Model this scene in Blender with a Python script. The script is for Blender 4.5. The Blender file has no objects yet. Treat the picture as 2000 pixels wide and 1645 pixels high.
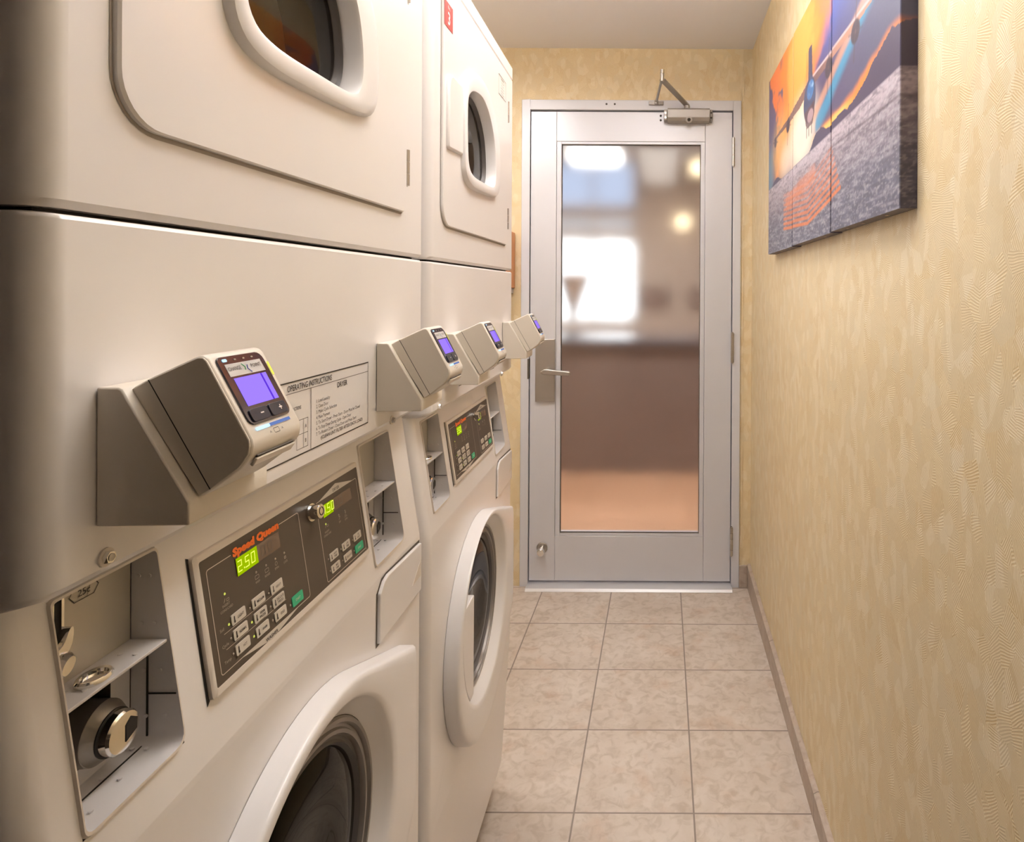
import bpy, bmesh, math, random
import numpy as np
from mathutils import Vector, Matrix

S = bpy.context.scene
COL = S.collection

# ------------------------------------------------------------------ camera, world, light, exposure
F, CX, CY, EYE = 1240.0, 1294.0, 566.0, 1.333
cam_d = bpy.data.cameras.new('camera')
cam = bpy.data.objects.new('camera', cam_d); COL.objects.link(cam)
cam.location = (0, 0, EYE)
cam.rotation_euler = (math.radians(90), math.radians(-0.3), 0)
cam_d.sensor_fit = 'HORIZONTAL'; cam_d.sensor_width = 36.0
cam_d.lens = 36.0 * F / 2000.0
cam_d.shift_x = -(CX - 1000.0) / 2000.0
cam_d.shift_y = (CY - 822.5) / 2000.0
cam_d.clip_start = 0.01
S.camera = cam

w = bpy.data.worlds.new('world'); S.world = w; w.use_nodes = True
w.node_tree.nodes['Background'].inputs[0].default_value = (1.0, 0.96, 0.92, 1)
w.node_tree.nodes['Background'].inputs[1].default_value = 0.25
S.view_settings.view_transform = 'Standard'
S.view_settings.look = 'None'
S.view_settings.exposure = 0.10
S.view_settings.gamma = 1.0
S.view_settings.use_curve_mapping = False
NOOK = 31.0
TUBE = 10.5            # strength of the ceiling fixture's diffuser
LOBBY_LAMP = 130.0
DAYLIGHT = 2.7

# ------------------------------------------------------------------ materials
def new_mat(name):
    m = bpy.data.materials.new(name); m.use_nodes = True
    return m, m.node_tree.nodes, m.node_tree.links, m.node_tree.nodes['Principled BSDF']

def mat(name, col, rough=0.5, metal=0.0, coat=0.0, emit=None, es=0.0, noise=0.0, nscale=40.0, bump=0.0, spec=0.5):
    m, N, L, P = new_mat(name)
    P.inputs['Base Color'].default_value = (*col, 1)
    P.inputs['Roughness'].default_value = rough
    P.inputs['Metallic'].default_value = metal
    P.inputs['Coat Weight'].default_value = coat
    P.inputs['Coat Roughness'].default_value = 0.08
    P.inputs['Specular IOR Level'].default_value = spec
    if emit:
        P.inputs['Emission Color'].default_value = (*emit, 1)
        P.inputs['Emission Strength'].default_value = es
    if noise or bump:
        tc = N.new('ShaderNodeTexCoord'); nz = N.new('ShaderNodeTexNoise')
        nz.inputs['Scale'].default_value = nscale; nz.inputs['Detail'].default_value = 5
        L.new(tc.outputs['Object'], nz.inputs['Vector'])
        if noise:
            mx = N.new('ShaderNodeMix'); mx.data_type = 'RGBA'
            mx.inputs[6].default_value = (*[c * (1 - noise) for c in col], 1)
            mx.inputs[7].default_value = (*[min(1, c * (1 + noise)) for c in col], 1)
            L.new(nz.outputs['Fac'], mx.inputs[0]); L.new(mx.outputs[2], P.inputs['Base Color'])
        if bump:
            b = N.new('ShaderNodeBump'); b.inputs['Strength'].default_value = bump
            b.inputs['Distance'].default_value = 0.002
            L.new(nz.outputs['Fac'], b.inputs['Height']); L.new(b.outputs[0], P.inputs['Normal'])
    return m

def emis(name, col, st):
    return mat(name, (0, 0, 0), 0.6, emit=col, es=st, spec=0.0)

ENAMEL = mat('cream_enamel', (0.85, 0.825, 0.83), 0.30, coat=0.25, noise=0.012, nscale=6, bump=0.03)
WHITEPL = mat('white_plastic', (0.86, 0.845, 0.865), 0.28, coat=0.2)
STEEL_PAINT = mat('painted_cabinet_side', (0.70, 0.66, 0.63), 0.4)
READER = mat('reader_beige_plastic', (0.74, 0.68, 0.60), 0.42, bump=0.05, nscale=600)
READER_FRONT = mat('reader_cream_plastic', (0.82, 0.76, 0.69), 0.3, coat=0.1)
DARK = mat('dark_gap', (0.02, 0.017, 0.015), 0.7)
GAPC = mat('door_gap_shade', (0.36, 0.32, 0.285), 0.6)
SEAM = mat('dark_seam', (0.10, 0.08, 0.065), 0.7)
CHROME = mat('chrome', (0.80, 0.78, 0.74), 0.10, metal=1.0)
WORN = mat('worn_steel', (0.36, 0.33, 0.29), 0.42, metal=0.9, noise=0.35, nscale=35)
DRUM = mat('drum_steel', (0.16, 0.13, 0.11), 0.4, metal=0.6, noise=0.1, nscale=30)
DRYDRUM = mat('dryer_drum_paint', (0.80, 0.74, 0.65), 0.5, noise=0.1, nscale=12)
RUBBER = mat('grey_rubber', (0.10, 0.09, 0.09), 0.45)
TRIMGREY = mat('grey_gasket_trim', (0.26, 0.235, 0.22), 0.3, metal=0.3)
SLOTGREY = mat('galvanised_grey', (0.70, 0.68, 0.69), 0.45, metal=0.1, noise=0.04, nscale=60)
SLOTBACK = mat('slot_back_plate', (0.56, 0.52, 0.45), 0.35, metal=0.25, noise=0.05, nscale=20)
PANEL = mat('brown_membrane', (0.075, 0.056, 0.043), 0.38, noise=0.04, nscale=300)
PANELRIM = mat('panel_rim', (0.74, 0.68, 0.62), 0.35)
LINE = mat('printed_line', (0.66, 0.58, 0.50), 0.5)
BTN = mat('button_print', (0.60, 0.55, 0.48), 0.45)
GREEN = mat('green_button', (0.03, 0.42, 0.22), 0.4)
ORANGE = mat('orange_print', (0.90, 0.17, 0.02), 0.5)
INK = mat('black_ink', (0.045, 0.035, 0.03), 0.6)
PRINTW = mat('pale_print', (0.42, 0.37, 0.31), 0.5)
LCD_ON = emis('lit_display', (0.42, 0.62, 0.0), 0.75)
LCD_DIG = emis('lit_digits', (0.85, 1.0, 0.12), 1.3)
LCD_OFF = mat('unlit_display', (0.17, 0.115, 0.08), 0.25)
LED_ON = emis('lit_led', (0.62, 0.66, 0.12), 0.9)
LED_OFF = mat('unlit_led', (0.33, 0.28, 0.22), 0.3)
SCREEN = emis('violet_screen', (0.33, 0.20, 1.0), 1.1)
SCREEN2 = emis('violet_screen_edge', (0.13, 0.04, 0.75), 0.9)
BLUE_LED = emis('blue_led', (0.45, 0.75, 1.0), 1.6)
BLUEBAR = emis('blue_light_bar', (0.18, 0.27, 0.62), 0.8)
YELLOW_LED = emis('yellow_led', (0.9, 0.9, 0.12), 1.0)
BEZEL = mat('black_gloss', (0.025, 0.022, 0.04), 0.12, coat=0.5)
KEYCAP = mat('reader_key', (0.03, 0.035, 0.05), 0.25)
PAPERW = mat('white_label', (0.62, 0.60, 0.60), 0.5)
LOGO_G = mat('logo_green', (0.02, 0.28, 0.10), 0.5)
LOGO_B = mat('logo_blue', (0.02, 0.05, 0.35), 0.5)
RED = mat('red_sticker', (0.42, 0.055, 0.05), 0.45)
WHITE = mat('white_print', (0.85, 0.82, 0.80), 0.5)
CEIL = mat('ceiling_paint', (0.80, 0.79, 0.83), 0.8, noise=0.02, nscale=3, bump=0.15)
DOORM = mat('silver_door_paint', (0.66, 0.665, 0.72), 0.36, metal=0.25, noise=0.03, nscale=4)
FRAMEM = mat('frame_grey_paint', (0.66, 0.665, 0.72), 0.42, metal=0.15, noise=0.03, nscale=5)
SATIN = mat('satin_nickel', (0.46, 0.43, 0.40), 0.32, metal=0.9)
CLOSERM = mat('closer_aluminium', (0.36, 0.335, 0.31), 0.42, metal=0.4)
ALU = mat('threshold_aluminium', (0.72, 0.72, 0.75), 0.35, metal=0.5)
ORWOOD = mat('orange_wood', (0.62, 0.27, 0.11), 0.4, noise=0.08, nscale=15)
GREYPL = mat('grey_plastic', (0.42, 0.40, 0.40), 0.4)
TUBEM = emis('fixture_diffuser', (1.0, 0.945, 0.875), TUBE)
TUBEUP = emis('fixture_upper_diffuser', (1.0, 0.945, 0.875), TUBE * 3.2)
WHITEM = mat('white_metal', (0.8, 0.79, 0.77), 0.4)

def glass_thin(name, tint, ior=1.33, rough=0.0):
    m, N, L, P = new_mat(name)
    N.remove(P); o = N['Material Output']
    t = N.new('ShaderNodeBsdfTransparent'); t.inputs[0].default_value = (*tint, 1)
    g = N.new('ShaderNodeBsdfGlossy'); g.inputs['Roughness'].default_value = rough
    g.inputs['Color'].default_value = (1, 1, 1, 1)
    fr = N.new('ShaderNodeFresnel'); fr.inputs[0].default_value = ior
    mx = N.new('ShaderNodeMixShader')
    L.new(fr.outputs[0], mx.inputs[0]); L.new(t.outputs[0], mx.inputs[1]); L.new(g.outputs[0], mx.inputs[2])
    L.new(mx.outputs[0], o.inputs[0])
    return m
GLASS_DRY = glass_thin('dryer_glass', (0.95, 0.93, 0.90), rough=0.02)
GLASS_WASH = glass_thin('washer_glass', (0.13, 0.11, 0.095), ior=1.18, rough=0.02)

def frosted():
    m, N, L, P = new_mat('frosted_glass')
    N.remove(P); o = N['Material Output']
    r = N.new('ShaderNodeBsdfRefraction'); r.inputs['IOR'].default_value = 1.12
    r.inputs['Roughness'].default_value = 0.36; r.inputs['Color'].default_value = (0.97, 0.97, 0.97, 1)
    g = N.new('ShaderNodeBsdfGlossy'); g.inputs['Roughness'].default_value = 0.10
    fr = N.new('ShaderNodeFresnel'); fr.inputs[0].default_value = 1.4
    mx = N.new('ShaderNodeMixShader')
    L.new(fr.outputs[0], mx.inputs[0]); L.new(r.outputs[0], mx.inputs[1]); L.new(g.outputs[0], mx.inputs[2])
    L.new(mx.outputs[0], o.inputs[0])
    return m
FROST = frosted()

def M_(N, L, op, a, b=None, c=None):
    n = N.new('ShaderNodeMath'); n.operation = op
    for i, v in enumerate((a, b, c)):
        if v is None: continue
        if isinstance(v, (int, float)): n.inputs[i].default_value = v
        else: L.new(v, n.inputs[i])
    return n.outputs[0]

def wallpaper():
    m, N, L, P = new_mat('feather_wallpaper')
    tc = N.new('ShaderNodeTexCoord'); sp = N.new('ShaderNodeSeparateXYZ')
    L.new(tc.outputs['Object'], sp.inputs[0])
    u = M_(N, L, 'ADD', sp.outputs[0], sp.outputs[1]); z = sp.outputs[2]
    cb = N.new('ShaderNodeCombineXYZ'); L.new(u, cb.inputs[0]); L.new(M_(N, L, 'MULTIPLY', z, 0.8), cb.inputs[1])
    # warp the cells a little so that the feathered patches are irregular
    nz0 = N.new('ShaderNodeTexNoise'); nz0.inputs['Scale'].default_value = 14; L.new(cb.outputs[0], nz0.inputs['Vector'])
    wv = N.new('ShaderNodeVectorMath'); wv.operation = 'MULTIPLY_ADD'
    L.new(nz0.outputs['Color'], wv.inputs[0]); wv.inputs[1].default_value = (0.035, 0.035, 0); L.new(cb.outputs[0], wv.inputs[2])
    wl = N.new('ShaderNodeVectorMath'); wl.operation = 'MULTIPLY_ADD'
    L.new(nz0.outputs['Color'], wl.inputs[0]); wl.inputs[1].default_value = (0.010, 0.010, 0); L.new(cb.outputs[0], wl.inputs[2])
    def layer(scale, off, per):
        a = N.new('ShaderNodeVectorMath'); a.operation = 'ADD'; a.inputs[1].default_value = (off, off * 1.7, 0)
        L.new(wl.outputs[0], a.inputs[0])
        v = N.new('ShaderNodeTexVoronoi'); v.voronoi_dimensions = '2D'; v.inputs['Scale'].default_value = scale
        L.new(a.outputs[0], v.inputs['Vector'])
        sc = N.new('ShaderNodeSeparateColor'); L.new(v.outputs['Color'], sc.inputs[0])
        ang = M_(N, L, 'MULTIPLY', sc.outputs[0], 6.283)
        # fan the strokes from a point outside the cell
        sv = N.new('ShaderNodeSeparateXYZ'); L.new(v.outputs['Position'], sv.inputs[0])
        ss = N.new('ShaderNodeSeparateXYZ'); L.new(a.outputs[0], ss.inputs[0])
        dx = M_(N, L, 'SUBTRACT', ss.outputs[0], sv.outputs[0]); dy = M_(N, L, 'SUBTRACT', ss.outputs[1], sv.outputs[1])
        ca = M_(N, L, 'COSINE', ang); sa = M_(N, L, 'SINE', ang)
        p = M_(N, L, 'ADD', M_(N, L, 'MULTIPLY', dx, ca), M_(N, L, 'MULTIPLY', dy, sa))
        q = M_(N, L, 'SUBTRACT', M_(N, L, 'MULTIPLY', dy, ca), M_(N, L, 'MULTIPLY', dx, sa))
        fan = M_(N, L, 'ARCTAN2', p, M_(N, L, 'ADD', q, 0.10))
        st = M_(N, L, 'SINE', M_(N, L, 'MULTIPLY', fan, 6.283 * 0.10 / per))
        return st, sc.outputs[1], sc.outputs[2]
    s1, r1, r2 = layer(32.0, 0.0, 0.0030)
    s2, r3, r4 = layer(42.0, 3.3, 0.0027)
    pick = M_(N, L, 'GREATER_THAN', r3, 0.60)
    stx = N.new('ShaderNodeMix'); L.new(pick, stx.inputs[0]); L.new(s1, stx.inputs[2]); L.new(s2, stx.inputs[3])
    brk = N.new('ShaderNodeTexNoise'); brk.inputs['Scale'].default_value = 130; L.new(cb.outputs[0], brk.inputs['Vector'])
    stroke = M_(N, L, 'MULTIPLY_ADD', stx.outputs[0], brk.outputs['Fac'], 0.5)
    rmp = N.new('ShaderNodeMix'); rmp.data_type = 'RGBA'
    L.new(M_(N, L, 'MULTIPLY_ADD', M_(N, L, 'POWER', stroke, 1.6), 0.75, M_(N, L, 'MULTIPLY', r1, 0.25)), rmp.inputs[0])
    rmp.inputs[6].default_value = (0.60, 0.43, 0.205, 1); rmp.inputs[7].default_value = (0.86, 0.755, 0.54, 1)
    tone = M_(N, L, 'ADD', M_(N, L, 'MULTIPLY', M_(N, L, 'POWER', r2, 2.0), 0.85), M_(N, L, 'MULTIPLY', r4, 0.10))
    m2 = N.new('ShaderNodeMix'); m2.data_type = 'RGBA'; L.new(tone, m2.inputs[0])
    L.new(rmp.outputs[2], m2.inputs[6]); m2.inputs[7].default_value = (0.70, 0.585, 0.39, 1)
    lens = N.new('ShaderNodeVectorMath'); lens.operation = 'MULTIPLY'; lens.inputs[1].default_value = (52, 32, 0); L.new(wv.outputs[0], lens.inputs[0])
    vl = N.new('ShaderNodeTexVoronoi'); vl.voronoi_dimensions = '2D'; vl.inputs['Scale'].default_value = 1.0; L.new(lens.outputs[0], vl.inputs['Vector'])
    sl = N.new('ShaderNodeSeparateColor'); L.new(vl.outputs['Color'], sl.inputs[0])
    pale = M_(N, L, 'MULTIPLY', M_(N, L, 'GREATER_THAN', sl.outputs[0], 0.77), M_(N, L, 'MULTIPLY_ADD', stroke, 0.34, 0.05))
    m3 = N.new('ShaderNodeMix'); m3.data_type = 'RGBA'; L.new(pale, m3.inputs[0])
    L.new(m2.outputs[2], m3.inputs[6]); m3.inputs[7].default_value = (0.92, 0.84, 0.69, 1)
    L.new(m3.outputs[2], P.inputs['Base Color'])
    P.inputs['Roughness'].default_value = 0.5
    b = N.new('ShaderNodeBump'); b.inputs['Strength'].default_value = 0.20; b.inputs['Distance'].default_value = 0.0008
    L.new(stroke, b.inputs['Height']); L.new(b.outputs[0], P.inputs['Normal'])
    return m
WALLP = wallpaper()

def tiles(name, x0, y0, s, grout, c1, c2, c3, gcol, rough=0.42):
    m, N, L, P = new_mat(name)
    tc = N.new('ShaderNodeTexCoord'); sp = N.new('ShaderNodeSeparateXYZ'); L.new(tc.outputs['Object'], sp.inputs[0])
    def edge(o, c0):
        a = M_(N, L, 'DIVIDE', M_(N, L, 'SUBTRACT', o, c0), s)
        f = M_(N, L, 'FRACT', M_(N, L, 'ADD', a, 100.0))
        return M_(N, L, 'MULTIPLY', M_(N, L, 'MINIMUM', f, M_(N, L, 'SUBTRACT', 1.0, f)), s), M_(N, L, 'FLOOR', a)
    ex, ix = edge(sp.outputs[0], x0); ey, iy = edge(sp.outputs[1], y0)
    g = M_(N, L, 'LESS_THAN', M_(N, L, 'MINIMUM', ex, ey), grout / 2)
    cb = N.new('ShaderNodeCombineXYZ'); L.new(M_(N, L, 'MULTIPLY', ix, 3.7), cb.inputs[2]); L.new(M_(N, L, 'MULTIPLY', iy, 5.3), cb.inputs[1])
    ad = N.new('ShaderNodeVectorMath'); ad.operation = 'ADD'; L.new(tc.outputs['Object'], ad.inputs[0]); L.new(cb.outputs[0], ad.inputs[1])
    n1 = N.new('ShaderNodeTexNoise'); n1.inputs['Scale'].default_value = 7; n1.inputs['Detail'].default_value = 8; n1.inputs['Roughness'].default_value = 0.65
    n2 = N.new('ShaderNodeTexNoise'); n2.inputs['Scale'].default_value = 30; n2.inputs['Detail'].default_value = 6; n2.inputs['Distortion'].default_value = 1.0
    n3 = N.new('ShaderNodeTexNoise'); n3.inputs['Scale'].default_value = 10; n3.inputs['Detail'].default_value = 4
    o3 = N.new('ShaderNodeVectorMath'); o3.operation = 'ADD'; o3.inputs[1].default_value = (9, 3, 1); L.new(ad.outputs[0], o3.inputs[0])
    L.new(ad.outputs[0], n1.inputs['Vector']); L.new(ad.outputs[0], n2.inputs['Vector']); L.new(o3.outputs[0], n3.inputs['Vector'])
    def ramp(src, lo, hi):
        r = N.new('ShaderNodeMapRange'); r.inputs[1].default_value = lo; r.inputs[2].default_value = hi; L.new(src, r.inputs[0]); return r.outputs[0]
    a = N.new('ShaderNodeMix'); a.data_type = 'RGBA'; a.inputs[6].default_value = (*c1, 1); a.inputs[7].default_value = (*c2, 1)
    L.new(ramp(n1.outputs['Fac'], .40, .66), a.inputs[0])
    b = N.new('ShaderNodeMix'); b.data_type = 'RGBA'; L.new(a.outputs[2], b.inputs[6]); b.inputs[7].default_value = (*c3, 1)
    L.new(M_(N, L, 'MULTIPLY', ramp(n3.outputs['Fac'], .56, .70), 0.55), b.inputs[0])
    c = N.new('ShaderNodeMix'); c.data_type = 'RGBA'; c.blend_type = 'MULTIPLY'; L.new(b.outputs[2], c.inputs[6])
    c.inputs[7].default_value = (0.82, 0.79, 0.75, 1); L.new(ramp(n2.outputs['Fac'], .46, .66), c.inputs[0])
    d = N.new('ShaderNodeMix'); d.data_type = 'RGBA'; L.new(g, d.inputs[0]); L.new(c.outputs[2], d.inputs[6]); d.inputs[7].default_value = (*gcol, 1)
    L.new(d.outputs[2], P.inputs['Base Color']); P.inputs['Roughness'].default_value = rough
    bp = N.new('ShaderNodeBump'); bp.inputs['Strength'].default_value = 0.4; bp.inputs['Distance'].default_value = 0.002
    hh = M_(N, L, 'SUBTRACT', M_(N, L, 'MULTIPLY', n2.outputs['Fac'], 0.15), g)
    L.new(hh, bp.inputs['Height']); L.new(bp.outputs[0], P.inputs['Normal'])
    return m
FLOORM = tiles('ceramic_floor_tiles', 0.0866, 2.531, 0.305, 0.0045, (0.62, 0.545, 0.485), (0.53, 0.45, 0.385), (0.53, 0.385, 0.29), (0.24, 0.195, 0.165))
BASEM = tiles('ceramic_baseboard', 0.0, 2.255, 0.66, 0.003, (0.45, 0.37, 0.31), (0.40, 0.325, 0.265), (0.40, 0.29, 0.21), (0.2, 0.16, 0.13))

# ------------------------------------------------------------------ mesh helpers
class MB:
    def __init__(s): s.v = []; s.f = []; s.mi = []; s.mats = []
    def _m(s, m):
        if m not in s.mats: s.mats.append(m)
        return s.mats.index(m)
    def add(s, vs, fs, m):
        o = len(s.v); s.v += [tuple(p) for p in vs]; k = s._m(m)
        for f in fs: s.f.append(tuple(o + i for i in f)); s.mi.append(k)
    def loops(s, LL, m, cap0=True, cap1=True, closed=False):
        n = len(LL[0]); vs = [p for l in LL for p in l]; fs = []
        K = len(LL)
        for a in range(K - (0 if closed else 1)):
            b = (a + 1) % K
            for i in range(n):
                j = (i + 1) % n
                fs.append((a * n + i, a * n + j, b * n + j, b * n + i))
        if not closed:
            if cap0: fs.append(tuple(range(n))[::-1])
            if cap1: fs.append(tuple(range((K - 1) * n, K * n)))
        s.add(vs, fs, m)
    def prism(s, poly, h0, h1, m, mp=None, cap0=True):
        mp = mp or FR
        s.loops([[mp(a, b, h0) for a, b in poly], [mp(a, b, h1) for a, b in poly]], m, cap0=cap0)
    def flat(s, poly, h, m, mp=None):
        mp = mp or FR
        s.add([mp(a, b, h) for a, b in poly], [tuple(range(len(poly)))], m)
    def box(s, lo, hi, m):
        x0, y0, z0 = lo; x1, y1, z1 = hi
        s.loops([[(x0, y0, z0), (x1, y0, z0), (x1, y1, z0), (x0, y1, z0)], [(x0, y0, z1), (x1, y0, z1), (x1, y1, z1), (x0, y1, z1)]], m)
    def cyl(s, p0, p1, r0, m, r1=None, n=24, cap=True):
        p0 = Vector(p0); p1 = Vector(p1); d = (p1 - p0).normalized(); r1 = r0 if r1 is None else r1
        a = d.orthogonal().normalized(); b = d.cross(a)
        L_ = [[p + (a * math.cos(t) + b * math.sin(t)) * r for t in [2 * math.pi * k / n for k in range(n)]] for p, r in ((p0, r0), (p1, r1))]
        s.loops(L_, m, cap, cap)
    def build(s, name, parent=None, bevel=0.0, seg=2, smooth=35, wn=False):
        me = bpy.data.meshes.new(name); me.from_pydata(s.v, [], s.f); me.validate()
        for m in s.mats: me.materials.append(m)
        if len(me.polygons) == len(s.mi): me.polygons.foreach_set('material_index', s.mi)
        bm = bmesh.new(); bm.from_mesh(me)
        bmesh.ops.remove_doubles(bm, verts=bm.verts, dist=1e-6)
        bmesh.ops.recalc_face_normals(bm, faces=bm.faces); bm.to_mesh(me); bm.free()
        if smooth:
            me.polygons.foreach_set('use_smooth', [True] * len(me.polygons))
            me.set_sharp_from_angle(angle=math.radians(smooth))
        o = bpy.data.objects.new(name, me); COL.objects.link(o)
        if parent: o.parent = parent
        if bevel:
            b = o.modifiers.new('bevel', 'BEVEL'); b.width = bevel; b.segments = seg; b.limit_method = 'ANGLE'
            b.angle_limit = math.radians(40); b.harden_normals = False
        if wn:
            q = o.modifiers.new('weighted_normal', 'WEIGHTED_NORMAL'); q.keep_sharp = True
        return o

def FR(v, z, h): return (h, v, z)               # front plane of a machine: local x outward, y along the row
def rrect(x0, y0, x1, y1, r, n=5):
    r = r if isinstance(r, (tuple, list)) else (r,) * 4     # bl, br, tr, tl
    P = []
    for (cx, cy, a, k) in ((x0, y0, 180, 0), (x1, y0, 270, 1), (x1, y1, 0, 2), (x0, y1, 90, 3)):
        q = max(r[k], 1e-5); sx = 1 if k in (0, 3) else -1; sy = 1 if k in (0, 1) else -1
        ox, oy = cx + sx * q, cy + sy * q
        for i in range(n + 1):
            t = math.radians(a + 90 * i / n); P.append((ox + q * math.cos(t), oy + q * math.sin(t)))
    return P
def circ(cx, cy, r, n=72): return [(cx + r * math.cos(2 * math.pi * k / n), cy + r * math.sin(2 * math.pi * k / n)) for k in range(n)]
def spline(pts, sub=6):          # closed Catmull-Rom
    out = []; n = len(pts)
    for i in range(n):
        p0, p1, p2, p3 = [Vector(pts[(i + k - 1) % n]) for k in range(4)]
        for j in range(sub):
            t = j / sub
            q = 0.5 * ((2 * p1) + (p2 - p0) * t + (2 * p0 - 5 * p1 + 4 * p2 - p3) * t * t + (3 * p1 - p0 - 3 * p2 + p3) * t ** 3)
            out.append((q.x, q.y))
    return out
def radial(poly, c, angs):
    out = []; n = len(poly)
    for a in angs:
        dx, dy = math.cos(a), math.sin(a); best = None
        for i in range(n):
            x1, y1 = poly[i]; x2, y2 = poly[(i + 1) % n]
            ex, ey = x2 - x1, y2 - y1; den = dx * ey - dy * ex
            if abs(den) < 1e-14: continue
            t = ((x1 - c[0]) * ey - (y1 - c[1]) * ex) / den
            s = ((x1 - c[0]) * dy - (y1 - c[1]) * dx) / den
            if t > 0 and -1e-6 <= s <= 1 + 1e-6 and (best is None or t > best): best = t
        best = best or 0.01
        out.append((c[0] + dx * best, c[1] + dy * best))
    return out
def angs_for(c, n, *polys):
    A = [2 * math.pi * k / n for k in range(n)]
    for p in polys: A += [math.atan2(y - c[1], x - c[0]) % (2 * math.pi) for x, y in p]
    A.sort(); out = []
    for a in A:
        if not out or a - out[-1] > 1e-5: out.append(a)
    return out
def hull(P):
    P = sorted(set(P)); L_ = []
    for Q in (P, P[::-1]):
        H = []
        for p in Q:
            while len(H) > 1 and (H[-1][0] - H[-2][0]) * (p[1] - H[-2][1]) - (H[-1][1] - H[-2][1]) * (p[0] - H[-2][0]) <= 0: H.pop()
            H.append(p)
        L_ += H[:-1]
    return L_
def scalep(poly, c, k): return [(c[0] + (x - c[0]) * k, c[1] + (y - c[1]) * k) for x, y in poly]
def inset(poly, d):
    c = (sum(p[0] for p in poly) / len(poly), sum(p[1] for p in poly) / len(poly)); out = []
    for x, y in poly:
        l = math.hypot(x - c[0], y - c[1]); out.append((x + (c[0] - x) * d / l, y + (c[1] - y) * d / l))
    return out

_fc = {}
def text_polys(txt, size, bold=0.0, shear=0.0, width=None, align='LEFT'):
    key = (txt, bold, shear)
    if key not in _fc:
        cu = bpy.data.curves.new('lettering', 'FONT'); cu.body = txt; cu.size = 1.0; cu.offset = bold; cu.shear = shear
        cu.resolution_u = 2
        ob = bpy.data.objects.new('lettering', cu); COL.objects.link(ob)
        dg = bpy.context.evaluated_depsgraph_get(); dg.update()
        me = bpy.data.meshes.new_from_object(ob.evaluated_get(dg))
        V = [(v.co.x, v.co.y) for v in me.vertices]; Fc = [tuple(p.vertices) for p in me.polygons]
        bpy.data.objects.remove(ob); bpy.data.curves.remove(cu); bpy.data.meshes.remove(me)
        _fc[key] = (V, Fc)
    V, Fc = _fc[key]
    if not V: return [], []
    x0 = min(v[0] for v in V); x1 = max(v[0] for v in V)
    kx = size if width is None else width / (x1 - x0)
    off = {'LEFT': 0, 'CENTER': (x1 - x0) / 2, 'RIGHT': x1 - x0}[align]
    return [((x - x0 - off) * kx, y * size) for x, y in V], Fc
def text(mb, txt, a, b, size, m, mp=None, h=0.0004, bold=0.0, shear=0.0, width=None, align='LEFT'):
    mp = mp or FR
    V, Fc = text_polys(txt, size, bold, shear, width, align)
    mb.add([mp(a + x, b + y, h) for x, y in V], Fc, m)
def stroke(mb, pts, wd, m, mp=None, h=0.0004, closed=False):
    mp = mp or FR
    P = [Vector(p) for p in pts]; n = len(P)
    for i in range(n if closed else n - 1):
        p, q = P[i], P[(i + 1) % n]; d = (q - p)
        if d.length < 1e-7: continue
        d.normalize(); nn = Vector((-d.y, d.x)) * wd / 2; e = d * wd / 2
        mb.add([mp(*(p - nn - e), h), mp(*(q - nn + e), h), mp(*(q + nn + e), h), mp(*(p + nn - e), h)], [(0, 1, 2, 3)], m)

def thing(name, label, cat, loc=(0, 0, 0), rot=0.0, group=None):
    o = bpy.data.objects.new(name, None); COL.objects.link(o); o.empty_display_size = 0.05
    o.location = loc; o.rotation_euler = (0, 0, rot); o['label'] = label; o['category'] = cat
    if group: o['group'] = group
    return o
def struct(o): o['kind'] = 'structure'; return o

# ------------------------------------------------------------------ room shell
WX, CZ, DY = 0.400, 2.415, 2.85
YB, XL = -2.4, -1.16
mb = MB(); mb.box((XL - .1, YB, -.1), (WX + .1, DY + .12, 0), FLOORM); fl = struct(mb.build('floor'))
mb = MB(); mb.box((XL - .1, YB, CZ), (WX + .1, DY + .10, CZ + .1), CEIL); struct(mb.build('ceiling'))
mb = MB(); mb.box((WX, YB, 0), (WX + .1, DY + .10, CZ), WALLP); struct(mb.build('wall_right'))
mb = MB(); mb.box((XL - .1, YB, 0), (XL, DY + .10, CZ), WALLP); struct(mb.build('wall_left'))
DKBLOCK = mat('added_dark_blocker', (0.045, 0.030, 0.022), 0.5, noise=0.2, nscale=9)  # dark surface of the added blockers, returns little bounce light
mb = MB(); mb.box((-.43, YB, 0), (WX, YB + .1, CZ), WALLP); struct(mb.build('wall_back'))
mb = MB(); mb.box((XL, YB, 0), (-.43, .335, CZ), DKBLOCK); struct(mb.build('added_dark_block', smooth=0))  # unseen block added to keep light off the near machine corner
dk = bpy.data.objects.new('added_dark_door', None); COL.objects.link(dk); dk.location = (0, -.24, 0); dk['kind'] = 'structure'  # unseen dark door added behind the camera to cut bounce light
mb = MB(); mb.box((-.43, -.05, 0), (WX, 0, 2.13), DKBLOCK); mb.box((-.43, -.09, 2.13), (WX, 0.0, CZ), DKBLOCK); mb.build('door_leaf', dk, smooth=0)
mb = MB(); mb.cyl((.30, .0, 1.0), (.30, .05, 1.0), .012, SATIN); mb.cyl((.30, .045, 1.0), (.19, .045, 1.0), .009, SATIN); mb.build('lever_handle', dk)
FX0, FX1, FZ = -0.634, 0.349, 2.182
mb = MB()
for lo, hi in (((XL, DY, 0), (FX0, DY + .1, CZ)), ((FX1, DY, 0), (WX, DY + .1, CZ)), ((FX0, DY, FZ), (FX1, DY + .1, CZ))): mb.box(lo, hi, WALLP)
struct(mb.build('wall_front'))
# thin raised corner strip of wallpaper by the right wall
mb = MB(); mb.box((FX1 + .006, DY - .005, .1), (FX1 + .012, DY, CZ - .01), WALLP); struct(mb.build('trim_1'))
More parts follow.
